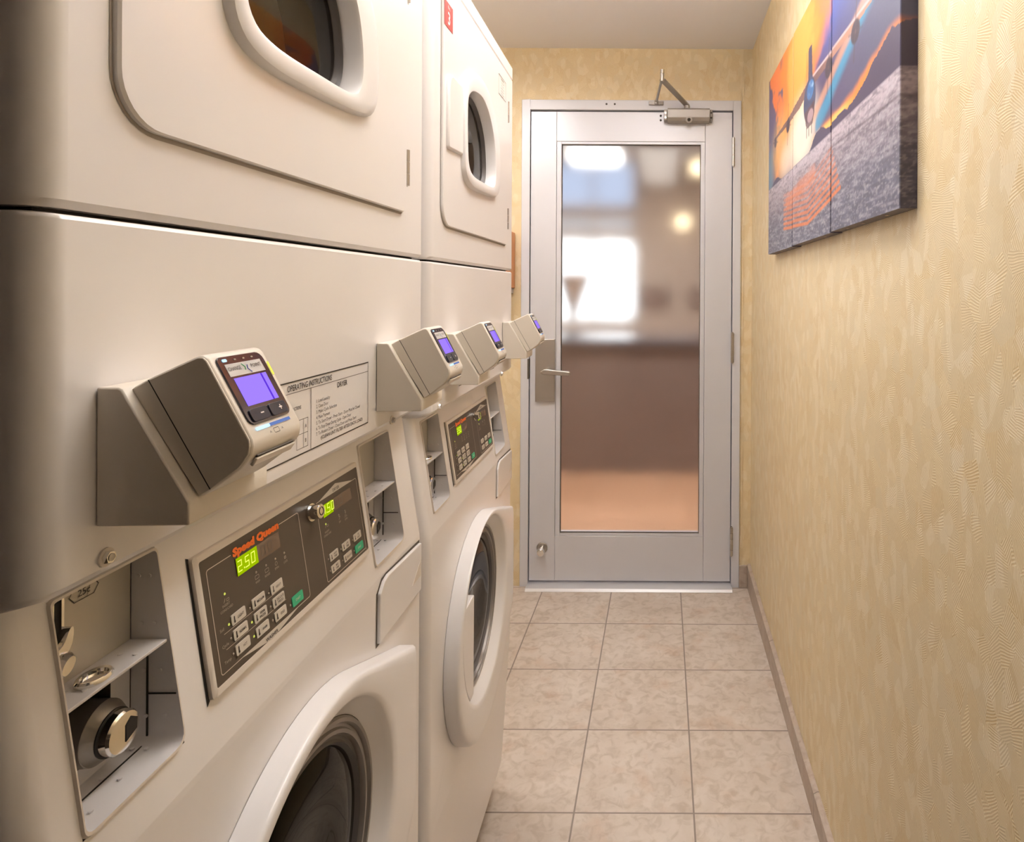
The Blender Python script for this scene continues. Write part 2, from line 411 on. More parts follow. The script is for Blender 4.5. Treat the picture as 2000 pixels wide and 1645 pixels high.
# baseboards
mb = MB()
prof = [(2.85, .103), (2.26, .088), (1.88, .073), (1.45, .070), (-2.4, .070)]
for (ya, ha), (yb, hb) in zip(prof[:-1], prof[1:]):
    mb.loops([[(WX - .014, ya, 0), (WX, ya, 0), (WX, ya, ha + .002), (WX - .005, ya, ha + .002), (WX - .014, ya, ha - .003)],
              [(WX - .014, yb, 0), (WX, yb, 0), (WX, yb, hb + .002), (WX - .005, yb, hb + .002), (WX - .014, yb, hb - .003)]], BASEM, ya > 2.8, yb < 0)
struct(mb.build('baseboard_right'))
mb = MB(); mb.box((FX1, DY - .012, 0), (WX - .014, DY, .100), BASEM); struct(mb.build('baseboard_front', bevel=.002))

# ------------------------------------------------------------------ glazed door in its frame
door = bpy.data.objects.new('door_1', None); COL.objects.link(door); door.location = (-0.14, DY, 0)
door['kind'] = 'structure'; door['label'] = 'grey metal door with a tall frosted glass pane at the corridor end'
DO = Vector((-0.14, DY, 0))
def dbuild(mb, name, **k):
    mb.v = [tuple(Vector(p) - DO) for p in mb.v]; return mb.build(name, door, **k)
mb = MB()
for lo, hi in (((FX0, DY - .008, 0), (-.598, DY + .10, FZ)), ((.313, DY - .008, 0), (FX1, DY + .10, FZ)), ((-.598, DY - .008, 2.137), (.313, DY + .10, FZ))):
    mb.box(lo, hi, FRAMEM)
for lo, hi in (((-.598, DY + .052, 0), (-.582, DY + .10, 2.137)), ((.297, DY + .052, 0), (.313, DY + .10, 2.137)), ((-.598, DY + .052, 2.12), (.313, DY + .10, 2.137))):
    mb.box(lo, hi, FRAMEM)
fr = dbuild(mb, 'door_frame', bevel=.002)
for x in (-.255, -.218): mb = MB(); mb.cyl((x, DY - .009, 2.163), (x, DY - .0075, 2.163), .0045, INK); dbuild(mb, 'screw_hole')
mb = MB(); mb.box((-.6035, DY - .0085, .93), (-.597, DY + .02, 1.02), SEAM); dbuild(mb, 'strike_plate')
LX0, LX1, LZ0, LZ1 = -.594, .3095, .024, 2.131
GX0, GX1, GZ0, GZ1 = -.457, .169, .236, 1.986
mb = MB(); y0, y1 = DY + .002, DY + .046
leaf = ((LX0, LZ0, GX0 - .022, LZ1), (GX1 + .02, LZ0, LX1, LZ1), (GX0 - .0215, GZ1 + .012, GX1 + .0195, LZ1), (GX0 - .0215, LZ0, GX1 + .0195, GZ0 - .012))
for a, b, c, d in leaf: mb.box((a, y0, b), (c, y1, d), DOORM)
dbuild(mb, 'door_leaf', bevel=.0012)
mb = MB()
for a, b, c, d in ((GX0 - .021, GZ0 - .012, GX0, GZ1 + .012), (GX1, GZ0 - .012, GX1 + .019, GZ1 + .012), (GX0, GZ1, GX1, GZ1 + .0115), (GX0, GZ0 - .0115, GX1, GZ0)):
    mb.box((a, y0 + .003, b), (c, y1 - .003, d), DOORM)
dbuild(mb, 'glazing_bead', bevel=.001)
mb = MB(); mb.box((GX0 - .004, y0 + .020, GZ0 - .004), (GX1 + .004, y0 + .026, GZ1 + .004), FROST)
gp = dbuild(mb, 'frosted_glass_pane', smooth=0)
mb = MB()
for a, b, c, d in ((GX0, GZ0, GX0 + .0025, GZ1), (GX1 - .0025, GZ0, GX1, GZ1), (GX0, GZ1 - .0025, GX1, GZ1), (GX0, GZ0, GX1, GZ0 + .002)):
    mb.box((a, y0 + .006, b), (c, y0 + .0195, d), SEAM)
dbuild(mb, 'glazing_gasket')
mb = MB(); mb.loops([[(x, DY - .058, 0.0005), (x, DY - .050, .012), (x, DY + .06, .016), (x, DY + .06, 0.0005)] for x in (-.600, .315)], ALU)
dbuild(mb, 'threshold', bevel=.001)
for z0, z1 in ((1.887, 2.013), (1.009, 1.142), (.146, .272)):
    mb = MB(); hx = .3135
    k = (z1 - z0) / 5
    for i in range(5): mb.cyl((hx, DY - .013, z0 + i * k + .0008), (hx, DY - .013, z0 + (i + 1) * k - .0008), .0068, SATIN, n=14)
    mb.cyl((hx, DY - .013, z0 - .004), (hx, DY - .013, z1 + .004), .0042, SATIN, n=12)
    mb.box((hx - .001, DY - .012, z0), (hx + .001, DY + .004, z1), SATIN)
    dbuild(mb, 'hinge')
mb = MB(); mb.box((-.567, DY - .012, .829), (-.481, DY + .002, 1.108), SATIN)
lp = dbuild(mb, 'lock_plate', bevel=.0015)
mb = MB(); mb.cyl((-.512, DY - .010, .968), (-.512, DY - .058, .968), .0125, SATIN, r1=.0105)
P = [(-.536, .968), (-.520, .981), (-.500, .981), (-.405, .971), (-.402, .957), (-.410, .952), (-.505, .957), (-.524, .957)]
mb.loops([[(x, DY - .052, z) for x, z in P], [(x, DY - .070, z) for x, z in P]], SATIN)
dbuild(mb, 'lever_handle', bevel=.004, seg=3)
mb = MB(); mb.cyl((-.534, DY + .002, .172), (-.534, DY - .006, .172), .024, SATIN, n=28)
mb.cyl((-.534, DY - .006, .172), (-.534, DY - .030, .168), .012, CHROME, r1=.010); mb.cyl((-.534, DY - .030, .168), (-.534, DY - .048, .166), .0175, CHROME, r1=.015)
dbuild(mb, 'kick_down_stop', bevel=.0015)

# door closer
clo = thing('door_closer', 'grey metal door closer with a folded arm above the glass door', 'door closer', (.12, DY, 2.06))
CO = Vector((.12, DY, 2.06))
def cbuild(mb, name, **k):
    mb.v = [tuple(Vector(p) - CO) for p in mb.v]; return mb.build(name, clo, **k)
mb = MB(); Y = DY + .002
prof = [(Y, 2.079), (Y - .045, 2.079), (Y - .058, 2.092), (Y - .058, 2.128), (Y - .050, 2.135), (Y, 2.135)]
mb.loops([[(x, y, z) for y, z in prof] for x in (.018, .205)], CLOSERM); cbuild(mb, 'closer_body', bevel=.002)
for x0, x1 in ((.002, .018), (.205, .218)):
    mb = MB(); mb.box((x0, Y - .046, 2.083), (x1, Y, 2.131), CLOSERM); cbuild(mb, 'end_cap', bevel=.004)
for x in (-.012, .009):
    for z in (2.094, 2.114): mb = MB(); mb.cyl((x, Y - (.0 if x < 0 else .046), z), (x, Y - (.003 if x < 0 else .049), z), .0048, INK if x < 0 else SATIN, n=12); cbuild(mb, 'mounting_screw')
for z in (2.094, 2.116): mb = MB(); mb.cyl((.2115, Y - .046, z), (.2115, Y - .048, z), .0045, INK, n=12); cbuild(mb, 'mounting_screw')
mb = MB(); mb.cyl((.112, Y - .056, 2.082), (.112, Y - .066, 2.080), .014, CLOSERM); mb.cyl((.112, Y - .066, 2.080), (.112, Y - .071, 2.079), .007, CHROME); cbuild(mb, 'valve_cap')
mb = MB(); mb.cyl((.105, Y - .028, 2.134), (.105, Y - .028, 2.152), .013, CLOSERM)
cbuild(mb, 'spindle')
def bar(mb, p0, p1, wd, th, m, up=(0, 0, 1)):
    p0 = Vector(p0); p1 = Vector(p1); d = (p1 - p0).normalized(); s = d.cross(Vector(up)).normalized() * wd / 2; t = s.cross(d).normalized() * th / 2
    mb.loops([[p - s - t, p + s - t, p + s + t, p - s + t] for p in (p0, p1)], m)
mb = MB(); E_ = Vector((-.006, DY - .235, 2.203))
bar(mb, (.105, Y - .028, 2.153), E_ + Vector((0, 0, -.004)), .026, .007, CLOSERM); cbuild(mb, 'main_arm', bevel=.002)
mb = MB(); mb.cyl(E_ + Vector((0, 0, .006)), Vector((-.032, DY - .022, 2.170)), .0058, SATIN, n=14)
mb.cyl(E_ + Vector((0, 0, -.012)), E_ + Vector((0, 0, .034)), .0082, SATIN, n=18)
mb.cyl(E_ + Vector((0, 0, .020)), E_ + Vector((0, 0, .036)), .0092, CHROME, n=18); cbuild(mb, 'forearm')
mb = MB(); mb.box((-.066, DY - .020, 2.158), (.000, DY - .008, 2.174), CLOSERM); mb.cyl((-.032, DY - .02, 2.160), (-.032, DY - .02, 2.178), .009, SATIN)
cbuild(mb, 'arm_shoe', bevel=.002)

# ------------------------------------------------------------------ orange cabinet on the far wall, beside the machines
ob_ = thing('wall_cabinet', 'orange wooden wall box with a grey bottom edge beside the door frame', 'cabinet', (-.76, DY, 1.314))
mb = MB(); mb.box((-.10, -.105, .022), (.098, -.001, .272), ORWOOD); mb.build('cabinet_body', ob_, bevel=.004)
mb = MB(); mb.box((-.10, -.098, -.001), (.092, -.001, .0215), GREYPL); mb.build('bottom_tray', ob_, bevel=.002)

# ------------------------------------------------------------------ ceiling fixtures of the corridor
def ceiling_fixture(name, label, x, y, lx, ly, m, cat='ceiling light', z=CZ, drop=.15, mup=None):
    t = thing(name, label, cat, (x, y, z))
    a, b, dr = lx / 2, ly / 2, drop
    for k in (-.6, .6): mb = MB(); mb.cyl((0, k * b, -.0005), (0, k * b, -dr + .001), .006, WHITEM, n=12); mb.build('hanging_stem', t)
    mb = MB()
    for lo, hi in (((-a, -b), (-a + .006, b)), ((a - .006, -b), (a, b)), ((-a + .006, -b), (a - .006, -b + .006)), ((-a + .006, b - .006), (a - .006, b))):
        mb.box((lo[0], lo[1], -dr - .055), (hi[0], hi[1], -dr + .008), WHITEM)
    mb.build('fixture_housing', t)
    mb = MB(); mb.box((-a + .0065, -b + .0065, -dr - .050), (a - .0065, b - .0065, -dr - .030), m); mb.build('diffuser', t)
    mb = MB(); mb.box((-a + .0065, -b + .0065, -dr - .026), (a - .0065, b - .0065, -dr), mup or m); mb.build('upper_diffuser', t)
    return t
ceiling_fixture('ceiling_light', 'long white fluorescent ceiling light above the corridor between machines and wall', -.03, 1.16, .26, 1.34, TUBEM, mup=TUBEUP)
ceiling_fixture('ceiling_light', 'square ceiling light above the nook behind the second machine, left of the door', -.80, 1.97, .34, .36, emis('nook_diffuser', (1.0, .96, .92), NOOK), drop=.03)

# ------------------------------------------------------------------ stacked machines
PSI = math.atan(32 / 1240.0); XF = 0.358
A_ = Vector((-math.sin(PSI), math.cos(PSI), 0)); B_ = Vector((math.cos(PSI), math.sin(PSI), 0))
W = 0.650; SL = 0.155; R0 = 0.018
def plan(df, dpt=-.66, r=R0, n=10):
    P = [(dpt, 0.0)]
    for i in range(n + 1):
        t = math.radians(-90 + 90 * i / n); P.append((df - r + r * math.cos(t), r + r * math.sin(t)))
    for i in range(n + 1):
        t = math.radians(90 * i / n); P.append((df - r + r * math.cos(t), W - r + r * math.sin(t)))
    P.append((dpt, W)); return P
def shell(mb, levels, m, front_open=True, cap_top=True, cap_bot=True):
    """levels: (z, d_front, v-inset). Everything but the flat front face."""
    LL = []
    for z, df, ins in levels:
        P = plan(df)
        LL.append([(d - (0 if d < -.6 else ins), min(max(v, ins), W - ins), z) for d, v in P])
    n = len(LL[0]); ia = 11; ib = 12          # the vertices at the ends of the flat front
    vs = [p for l in LL for p in l]; fs = []
    for k in range(len(LL) - 1):
        for i in range(n):
            j = (i + 1) % n
            if front_open and i == ia and j == ib: continue
            fs.append((k * n + i, k * n + j, (k + 1) * n + j, (k + 1) * n + i))
    if cap_bot: fs.append(tuple(range(n))[::-1])
    if cap_top: fs.append(tuple(range((len(LL) - 1) * n, len(LL) * n)))
    mb.add(vs, fs, m)
def holed(mb, outer, hole, c, m, mp, h=0.0, depth=None, hm=None, n=72):
    A = angs_for(c, n, outer); o = radial(outer, c, A); i = radial(hole, c, A)
    mb.loops([[mp(a, b, h) for a, b in o], [mp(a, b, h) for a, b in i]], m, False, False)
    if depth is not None:
        mb.loops([[mp(a, b, h) for a, b in i], [mp(a, b, depth) for a, b in i]], hm or m, False, False)

def stacked_machine(label, N0, dz, ddz, rdoor, sticker=False):
    base = A_ * N0 - B_ * XF
    t = thing('stacked_washer_dryer', label, 'washing machine', base, PSI, 'stacked laundry machines along the left side')
    # ---- dryer cabinet with its opening
    zt = 1.925; zb = 1.3815
    OUT = spline([(.148, 1.70), (.148, 1.60), (.160, 1.552), (.205, 1.534), (.30, 1.535), (.395, 1.542), (.435, 1.556), (.448, 1.60), (.440, 1.665), (.397, 1.728), (.330, 1.768), (.250, 1.775), (.180, 1.752)], 7)
    INN = spline([(.166, 1.69), (.166, 1.61), (.177, 1.570), (.212, 1.557), (.29, 1.557), (.360, 1.560), (.384, 1.572), (.391, 1.61), (.376, 1.665), (.335, 1.708), (.280, 1.730), (.222, 1.727), (.184, 1.714)], 7)
    c = (.285, 1.64)
    mb = MB()
    shell(mb, [(zb, -.003, .002), (zb + .005, 0, 0), (1.884, 0, 0), (1.887, -.0035, .002), (1.890, 0, 0), (zt - .007, 0, 0), (zt, -.010, .006)], ENAMEL)
    # flat front pieces
    x0, x1 = R0, W - R0
    holed(mb, [(x0, zb + .005), (x1, zb + .005), (x1, 1.884), (x0, 1.884)], scalep(INN, c, 1.06), c, ENAMEL, FR, 0.0, -.08, RUBBER)
    for za, zc, da, dc in ((zb, zb + .005, -.005, 0), (1.884, 1.887, 0, -.0055), (1.887, 1.890, -.0055, 0), (1.890, zt - .007, 0, 0), (zt - .007, zt, 0, -.016)):
        mb.add([(da, x0, za), (da, x1, za), (dc, x1, zc), (dc, x0, zc)], [(0, 1, 2, 3)], ENAMEL)
    mb.build('dryer_cabinet', t, wn=True)
    mb = MB(); mb.box((-.63, .012, 1.376), (-.016, W - .012, 1.386), DARK); mb.build('stacking_gap', t)
    mb = MB(); q = circ(.285, 1.66, .24, 40)
    mb.loops([[(-.085, a, b) for a, b in q], [(-.32, a, b) for a, b in q], [(-.32, .285 + (a - .285) * .3, 1.66 + (b - 1.66) * .3) for a, b in q]], DRYDRUM, False, True)
    for k in range(3):
        an = k * 2.1 + .5
        mb.loops([[(-.10, .285 + math.cos(an + s) * r, 1.66 + math.sin(an + s) * r) for s, r in ((-.12, .24), (0, .18), (.12, .24))], [(-.31, .285 + math.cos(an + s) * r, 1.66 + math.sin(an + s) * r) for s, r in ((-.12, .24), (0, .18), (.12, .24))]], DRYDRUM)
    mb.build('dryer_drum', t)
    # ---- dryer door
    DP = rrect(.0500, 1.4440, .5600, 1.8600, (.036, .014, .010, .010), 8)
    mb = MB()
    cc = (.30, 1.65); A = angs_for(cc, 90, DP); o0 = radial(DP, cc, A); hi_ = radial(scalep(INN, c, 1.03), cc, A)
    o1 = radial(inset(DP, .002), cc, A)
    mb.loops([[FR(a, b, .0002) for a, b in o0], [FR(a, b, .0035) for a, b in o0], [FR(a, b, .0052) for a, b in o1], [FR(a, b, .0055) for a, b in hi_], [FR(a, b, -.02) for a, b in hi_]], ENAMEL, False, False)
    dd = mb.build('dryer_door', t, wn=True)
    mb = MB(); gp_ = rrect(.0475, 1.4405, .5615, 1.8615, (.040, .016, .010, .010), 8)
    holed(mb, gp_, inset(DP, .002), cc, GAPC, FR, .0004); mb.build('door_gap', dd)
    mb = MB(); A = angs_for(c, 110); o = radial(OUT, c, A); i = radial(INN, c, A)
    def mixp(p, q, k): return [(a * (1 - k) + x * k, b * (1 - k) + y * k) for (a, b), (x, y) in zip(p, q)]
    LL = [(o, .0050), (mixp(o, i, .05), .0105), (mixp(o, i, .14), .0140), (mixp(o, i, .32), .0158), (mixp(o, i, .80), .0160), (mixp(o, i, .96), .0150), (i, .0120), (radial(scalep(INN, c, .985), c, A), -.010)]
    mb.loops([[FR(a, b, h) for a, b in P] for P, h in LL], WHITEPL, False, False); mb.build('window_ring', dd)
    mb = MB()
    k0 = radial(scalep(INN, c, .985), c, A); LL = [(k0, -.010), (scalep(k0, c, .965), -.006), (scalep(k0, c, .94), -.011), (scalep(k0, c, .925), -.008), (scalep(k0, c, .90), -.014)]
    mb.loops([[FR(a, b, h) for a, b in P] for P, h in LL], RUBBER, False, False); mb.build('window_gasket', dd)
    mb = MB(); g0 = scalep(k0, c, .91)
    mb.loops([[FR(a, b, h) for a, b in P] for P, h in ((g0, -.013), (scalep(g0, c, .8), -.0115), (scalep(g0, c, .4), -.010), (scalep(g0, c, .02), -.0095))], GLASS_DRY, False, True); mb.build('window_glass', dd)
    mb = MB(); hp = [(.0630, 1.585), (.0660, 1.580), (.150, 1.585), (.150, 1.715), (.085, 1.716), (.070, 1.708), (.0640, 1.695)]
    mb.prism(hp, .0052, .0110, ENAMEL, cap0=False); mb.build('door_handle', dd, bevel=.004, seg=3)
    for z0, z1 in ((1.4845, 1.5385), (1.7565, 1.8105)):
        mb = MB(); n_ = 3; k = (z1 - z0) / n_
        for q_ in range(n_): mb.cyl((.0035, .5655, z0 + q_ * k + .0006), (.0035, .5655, z0 + (q_ + 1) * k - .0006), .0036, SATIN, n=10)
        mb.box((.0001, .5625, z0), (.0014, .5735, z1), CHROME); mb.build('hinge', dd)
    # warning label on the door
    mb = MB(); X = lambda a, b, h: FR(a, b, h + .0056)
    stroke(mb, [(.455, 1.7985), (.530, 1.7985), (.530, 1.845), (.455, 1.845)], .0012, INK, X, .0003, True)
    for k, s in enumerate(('WARNING', 'To reduce risk of', 'fire or injury', 'to persons, do not', 'dry articles with', 'flammable vapors')):
        text(mb, s, .4925, 1.8375 - k * .0068, .0062 if k == 0 else .0045, INK, X, .0003, align='CENTER')
    mb.build('warning_label', dd)
    if sticker:
        mb = MB(); mb.prism([(.050, 1.7935), (.0965, 1.7935), (.0965, 1.8380), (.050, 1.8380)], .0054, .0059, RED, cap0=False)
        text(mb, '3', .0740, 1.801, .031, WHITE, None, .0061, bold=.02, align='CENTER')
        text(mb, 'No.', .0740, 1.8275, .009, WHITE, None, .0061, align='CENTER')
        s_ = mb.build('number_sticker', dd, smooth=0); s_['label'] = 'red square sticker with a white 3'
    # ---- upper control housing (instruction panel)
    zl = 1.138 + (dz * .8); zu = 1.3785
    mb = MB()
    shell(mb, [(zl, -.014, .004), (zl + .004, -.003, .001), (zl + .009, 0, 0), (zu - .004, 0, 0), (zu - .001, -.0012, .001), (zu, -.004, .003)], ENAMEL, front_open=False)
    mb.build('instruction_panel', t, wn=True)
    ip = t
    mb = MB()
    for v, z in ((.0468, 1.1535 + dz * .9), (.5215, 1.1470 + dz * .9)):
        mb.cyl((-.001, v, z), (.0012, v, z), .0062, PANELRIM, n=24); mb.cyl((.0012, v, z), (.0042, v, z), .0046, CHROME, r1=.0040, n=6)
        mb.cyl((.0042, v, z), (.0046, v, z), .0026, SATIN, n=12)
        mb.build('panel_screw', t) ; mb = MB()
    mb = MB(); z0, z1, v0, v1 = 1.1600 + dz * .5, 1.2375 + dz * .3, .165, .4435
    def bl(pts, wd, closed=False): stroke(mb, pts, wd, INK, None, .0004, closed)
    bl([(v0, z0), (v1, z0)], .0014); bl([(v0, z1), (v1, z1)], .0014); bl([(v0, z0), (v0, z1)], .0008); bl([(v1, z0), (v1, z1)], .0008)
    zr_ = z1 - .0115; bl([(v0, zr_), (v1, zr_)], .0006); vm = .3045; bl([(vm, z0), (vm, zr_)], .0008)
    H_ = z1 - z0
    text(mb, 'OPERATING INSTRUCTIONS', vm, zr_ + .0022, .0090, INK, None, .0004, bold=.012, width=.090, align='CENTER')
    text(mb, 'WASHER', .235, zr_ - .0090, .0085, INK, None, .0004, bold=.012, width=.030, align='CENTER')
    text(mb, 'DRYER', .3745, zr_ - .0085, .0085, INK, None, .0004, bold=.012, width=.024, align='CENTER')
    for k, s in enumerate(('1. Load Laundry', '2. Close Door', '3. Make Cycle Selection', '4. Make Payment', '5. To Start Dryer - Press Start - Door Must be Closed', '6. To Stop Dryer During Cycle - Open Door', '7. To Restart Dryer - Close Door and Press Start')):
        text(mb, s, .3155, zr_ - .0180 - k * .0060, .0052, INK, None, .0004, width=len(s) * .00198)
    text(mb, '(CLEAN LINT FILTER AFTER EACH LOAD)', .377, z0 + .0060, .0056, INK, None, .0004, bold=.01, width=.102, align='CENTER')
    text(mb, 'INSTRUCTIONS', .2730, zr_ - .0185, .0052, INK, None, .0004, bold=.01, width=.024, align='CENTER')
    stroke(mb, [(.277, z0 + .006), (.2985, z0 + .006), (.2985, z0 + .036), (.277, z0 + .036)], .0005, INK, None, .0004, True)
    bl([(.277, z0 + .021), (.2985, z0 + .021)], .0005); bl([(.290, z0 + .006), (.290, z0 + .036)], .0005)
    for s, z in (('A', z0 + .026), ('B', z0 + .011)): text(mb, s, .2943, z, .0055, INK, None, .0004, align='CENTER')
    lb_ = mb.build('operating_instructions', t); lb_['label'] = 'black printed operating instructions on the cream panel'
    # ---- washer cabinet: toe, lower front with round opening, slanted fascia with two coin openings
    zr = .940 + dz
    ztop = 1.139 + dz * .8
    FA = lambda v, z, h: ((-(z - zr) * SL) + h * .988, v, z + h * .153)
    mb = MB()
    lv = [(.080, -.020, 0), (.405, 0, 0), (zr - .004, 0, 0), (zr + .002, -.002 * SL, 0), (ztop, -(ztop - zr) * SL, 0)]
    shell(mb, lv, ENAMEL)
    C = (.286, .697 + ddz)
    holed(mb, [(x0, .405), (x1, .405), (x1, zr - .004), (x0, zr - .004)], circ(*C, .165), C, ENAMEL, FR, 0, -.06, RUBBER)
    mb.add([(-.020, x0, .080), (-.020, x1, .080), (0, x1, .405), (0, x0, .405)], [(0, 1, 2, 3)], ENAMEL)
    mb.add([(0, x0, zr - .004), (0, x1, zr - .004), (-.002 * SL, x1, zr + .002), (-.002 * SL, x0, zr + .002)], [(0, 1, 2, 3)], ENAMEL)
    SA = (.037, .973 + dz, .1275, 1.128 + dz * .9); SB = (.475, .958 + dz, .575, 1.1215 + dz * .9)
    zf0 = zr + .002
    mb.build('washer_cabinet', t, wn=True)
    mb = MB(); gv = [x0, SA[0], SA[2], SB[0], SB[2], x1]; gz = sorted({zf0, SA[1], SB[1], SA[3], SB[3], ztop})
    for i in range(5):
        for j in range(len(gz) - 1):
            cz = (gz[j] + gz[j + 1]) / 2
            if (i == 1 and SA[1] < cz < SA[3]) or (i == 3 and SB[1] < cz < SB[3]): continue
            mb.add([FA(gv[i], gz[j], 0), FA(gv[i + 1], gz[j], 0), FA(gv[i + 1], gz[j + 1], 0), FA(gv[i], gz[j + 1], 0)], [(0, 1, 2, 3)], ENAMEL)
    mb.build('sloped_fascia', t, smooth=0)
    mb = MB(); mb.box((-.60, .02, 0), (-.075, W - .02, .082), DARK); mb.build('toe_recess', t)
    mb = MB(); q = circ(*C, .21, 48)
    mb.loops([[(-.065, a, b) for a, b in q], [(-.42, a, b) for a, b in q], [(-.43, C[0] + (a - C[0]) * .5, C[1] + (b - C[1]) * .5) for a, b in q]], DRUM, False, True)
    for k in range(3):
        an = k * 2.094 + .3
        mb.loops([[(xx, C[0] + math.cos(an + s) * r, C[1] + math.sin(an + s) * r) for s, r in ((-.16, .21), (-.03, .14), (.03, .14), (.16, .21))] for xx in (-.08, -.41)], DRUM)
    mb.build('washer_drum', t)
    # coin openings
    for qi, s in enumerate((SA, SB)):
        v0, z0, v1, z1 = s; r_ = .006
        fo = rrect(v0, z0, v1, z1, (r_, .010, .004, .004), 4); fi = rrect(v0 + .0012, z0 + .0012, v1 - .0012, z1 - .0012, (.005, .009, .003, .003), 4)
        zs = z0 + (z1 - z0) * .53
        BD = -.046
        def bk(v, z, h): return (BD + h, v, z)
        mb = MB()
        P0 = [FA(a, b, .0022) for a, b in fo]; P1 = [FA(a, b, .0022) for a, b in inset(fo, .0022)]; Pm = [FA(a, b, -.0005) for a, b in inset(fo, -.0012)]
        mb.loops([Pm, P0, P1], PANELRIM, False, False)
        mb.loops([P1, [(BD, a, b) for a, b in inset(fo, .0022)]], SLOTGREY, False, False)
        cr = mb.build('coin_opening', t)
        mb = MB(); a0 = v0 + .002; a1 = v1 - .002
        # upper back plate with the price mark; lower pocket goes deeper
        mb.add([(BD, a0, zs), (BD, a1, zs), (BD, a1, z1 - .001), (BD, a0, z1 - .001)], [(0, 1, 2, 3)], SLOTBACK)
        b0, b1, bz0 = v0 + .006, v1 - .020, z0 + .014
        holed(mb, [(a0, z0 + .001), (a1, z0 + .001), (a1, zs), (a0, zs)], [(b0, bz0), (b1, bz0), (b1, zs - .004), (b0, zs - .004)], ((b0 + b1) / 2, (bz0 + zs) / 2), SLOTGREY, FR, BD, BD - .07, WORN, n=8)
        mb.add([(BD - .07, b0, bz0), (BD - .07, b1, bz0), (BD - .07, b1, zs - .004), (BD - .07, b0, zs - .004)], [(0, 1, 2, 3)], WORN)
        mb.build('back_plate', cr, smooth=0)
        mb = MB(); ds = -(zs - zr) * SL
        mb.box((BD, a0, zs - .0012), (ds + .0005, a1, zs + .0012), SLOTGREY); mb.build('shelf', cr, bevel=.0005)
        def rivet(p, q): mb = MB(); mb.cyl(p, q, .0016, SLOTGREY, n=8); mb.build('rivet', cr)
        for a in (.25, .5, .75):
            for d in (.35, .75):
                rivet((BD + (ds - BD) * d, a0 + (a1 - a0) * a, zs + .0010), (BD + (ds - BD) * d, a0 + (a1 - a0) * a, zs + .0019))
        for a in (.15, .38, .62, .86):
            for d in (.35, .75):
                zz = z0 + (z1 - z0) * a; dd_ = BD + (-(zz - zr) * SL - BD) * d
                rivet((dd_, a1 - .0005, zz), (dd_, a1 - .0013, zz))
                if a < .7: rivet((dd_, a0 + (a1 - a0) * a * 1.45, z0 + .0025), (dd_, a0 + (a1 - a0) * a * 1.45, z0 + .0036))
        mb = MB(); mb.box((BD + .013, a1 - .0006, z0 + .002), (BD + .0145, a1 - .0002, zs - .002), DARK)
        mb.build('plate_seam', cr); mb = MB(); mb.box((BD + .0145, a1 - .0006, z0 + .040), (-.010, a1 - .0002, z0 + .0412), DARK); mb.build('plate_seam', cr)
        mb = MB(); mb.box((BD + .013, a0, z0 + .0022), (BD + .0140, a1, z0 + .0028), DARK); mb.build('plate_seam', cr)
        # lock cylinder in the pocket
        lv_ = v0 + .056; lz = z0 + .0325
        mb = MB(); mb.cyl((BD - .068, lv_ - .004, lz), (-.040, lv_, lz), .0235, WORN, r1=.0215, n=40); mb.cyl((-.040, lv_, lz), (-.0325, lv_, lz), .0215, WORN, r1=.0165, n=40)
        mb.cyl((-.0325, lv_, lz), (-.0315, lv_, lz), .0162, DARK, n=36)
        mb.cyl((-.0315, lv_, lz), (-.0255, lv_, lz), .0150, CHROME, n=40); mb.cyl((-.0255, lv_, lz), (-.0238, lv_, lz), .0150, CHROME, r1=.0136, n=40)
        lk = mb.build('coin_box_lock', cr)
        mb = MB(); mb.prism(hull([(lv_ + .001, lz - .008), (lv_ + .011, lz - .004), (lv_ + .0115, lz + .004), (lv_ + .006, lz + .008), (lv_ + .001, lz + .004)]), -.0237, -.0233, DARK); mb.build('keyhole', lk)
        # price mark
        mb = MB(); pv = v0 + .047 if qi == 0 else v0 + .014; pz = z1 - .0140
        stroke(mb, [(pv - .012, pz), (pv - .008, pz - .0052), (pv + .008, pz - .0052), (pv + .012, pz), (pv + .008, pz + .0052), (pv - .008, pz + .0052)], .0006, INK, bk, .0004, True)
        text(mb, '25\u00a2', pv, pz - .0026, .0072, INK, bk, .0004, bold=.01, align='CENTER'); mb.build('price_mark', cr)
        if qi == 0:
            mb = MB(); cv = v0 + .026
            mb.box((BD + .0002, cv - .0062, z0 + .094), (BD + .0025, cv - .0045, z1 - .004), CHROME); mb.box((BD + .0002, cv + .0010, z0 + .094), (BD + .0025, cv + .0030, z1 - .004), CHROME)
            mb.box((BD + .0002, cv - .0045, z0 + .094), (BD + .0008, cv + .0010, z1 - .004), DARK)
            mb.box((BD + .0002, cv - .0050, zs + .002), (BD + .0008, cv - .0008, z0 + .110), DARK); mb.box((BD + .0002, cv - .0008, zs + .002), (BD + .0028, cv + .0014, z0 + .104), CHROME)
            mb.build('coin_slot', cr)
            mb = MB()
            pts = spline([(cv - .016, z0 + .109), (cv - .004, z0 + .115), (cv + .001, z0 + .1235), (cv + .004, z0 + .1235), (cv + .003, z0 + .113), (cv - .003, z0 + .107), (cv - .016, z0 + .104)], 4)
            mb.loops([[(BD + .001, a, b) for a, b in pts], [(BD + .008, a, b) for a, b in pts]], CHROME)
            el = [(cv - .006 + .0088 * math.cos(x) * math.cos(.9) - .0060 * math.sin(x) * math.sin(.9), z0 + .1025 + .0088 * math.cos(x) * math.sin(.9) + .0060 * math.sin(x) * math.cos(.9)) for x in [2 * math.pi * k / 24 for k in range(24)]]
            mb.loops([[(BD + h, cv - .006 + (a - cv + .006) * k, z0 + .1025 + (b - z0 - .1025) * k) for a, b in el] for h, k in ((.003, .9), (.007, 1), (.011, .95), (.014, .7))], CHROME)
            mb.build('coin_return_lever', cr)
